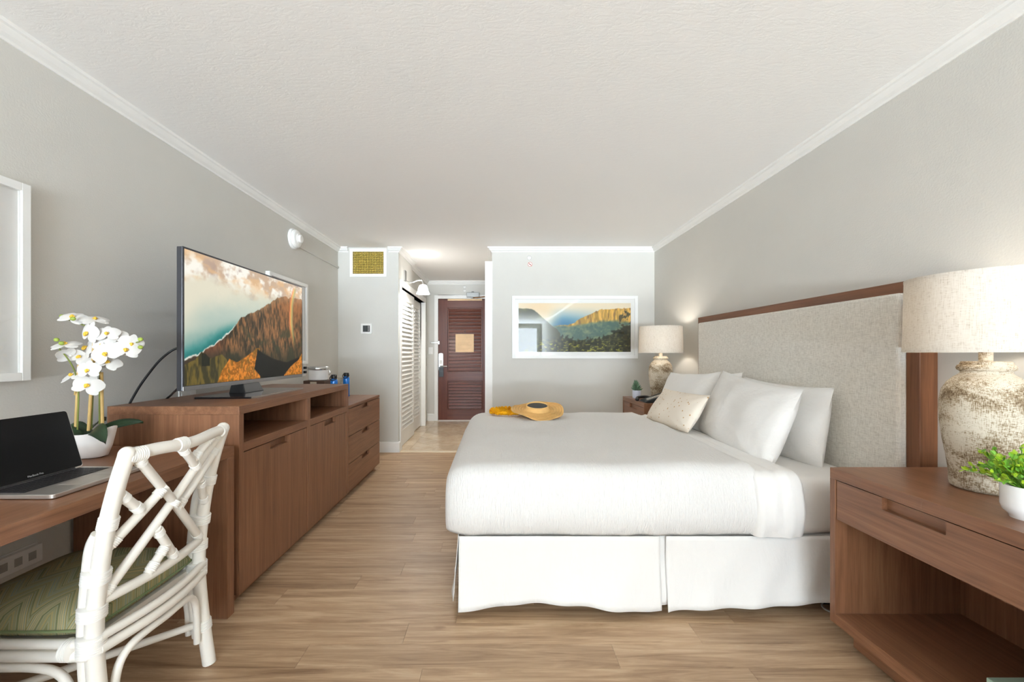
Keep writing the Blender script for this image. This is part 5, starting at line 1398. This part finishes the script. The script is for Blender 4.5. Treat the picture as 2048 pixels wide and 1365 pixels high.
def archpole(p0, p1, ztop, zlow, r, bow=0.0):
    p0, p1 = Vector(p0), Vector(p1); pts = []
    for u, v_ in ((0.0, 0.0), (0.01, 0.45), (0.05, 0.78), (0.15, 0.95), (0.32, 1.0), (0.5, 1.0), (0.68, 1.0), (0.85, 0.95), (0.95, 0.78), (0.99, 0.45), (1.0, 0.0)):
        p = p0 + (p1 - p0) * u; p.z = zlow + (ztop - zlow) * v_; p.x += bow * math.sin(math.pi * u); pts.append(p)
    MB().tube(catmull(pts, 4), r, 12).build('arch_brace', 'rattan', ch, True)
archpole((postx(0.2) + 0.005, CN + 0.036, 0), (postx(0.2) + 0.005, CF - 0.036, 0), 0.308, 0.10, 0.0115, 0.02)
for yk in (FY0, FY1): archpole((postx(0.2) - 0.06, yk, 0), (CX0 + 0.035, yk, 0), 0.300, 0.10, 0.0115)
archpole((CX0 - 0.005, FY0 + 0.036, 0), (CX0 - 0.005, FY1 - 0.036, 0), 0.300, 0.10, 0.0115)
MB().tube([(postx(0.15) - 0.01, CF - 0.01, 0.155), (-1.36, (CN + CF) / 2, 0.155), (CX0 + 0.0, FY0 + 0.01, 0.155)], 0.0125, 12).build('cross_stretcher', 'rattan', ch, True)
MB().tube([(postx(0.15) - 0.01, CN + 0.01, 0.135), (-1.36, (CN + CF) / 2, 0.135), (CX0 + 0.0, FY1 - 0.01, 0.135)], 0.0125, 12).build('cross_stretcher', 'rattan', ch, True)
bind(ch, (-1.36, (CN + CF) / 2, 0.145), (0, 0, 1), 0.022, 5)
bx(CX0 + 0.01, postx(0.36) - 0.03, FY0 + 0.01, FY1 - 0.01, 0.335, 0.362).build('seat_board', 'rattan', ch)
# cushion
mb = MB(); rows_t = []; rows_b = []
N = 30
for sgn, store in ((1, rows_t), (-1, rows_b)):
    for i in range(N + 1):
        u = -1 + 2 * i / N; r_ = []
        for j in range(N + 1):
            v_ = -1 + 2 * j / N
            e = max(0, (1 - abs(u) ** 5) * (1 - abs(v_) ** 5)) ** 0.5
            ru = u * math.sqrt(1 - 0.10 * v_ ** 4 * u * u); rv = v_ * math.sqrt(1 - 0.10 * u ** 4 * v_ * v_)
            x = (-1.375) + ru * 0.228; y_ = (CN + CF) / 2 + rv * 0.215
            z = 0.398 + (0.066 * e + 0.012 * (1 - u * u) * (1 - v_ * v_) if sgn > 0 else -0.038 * e)
            r_.append((x, y_, z))
        store.append(r_)
mb.grid(rows_t); mb.grid(rows_b)
cu = mb.build('seat_cushion', 'chevron', ch, 60)
edge = [rows_t[0][j] for j in range(N + 1)] + [rows_t[i][N] for i in range(1, N + 1)] + [rows_t[N][j] for j in range(N - 1, -1, -1)] + [rows_t[i][0] for i in range(N - 1, -1, -1)]
MB().tube(edge, 0.004, 7, False).build('piping', plain('green_piping', lin(112, 124, 84), 0.8), cu, True)
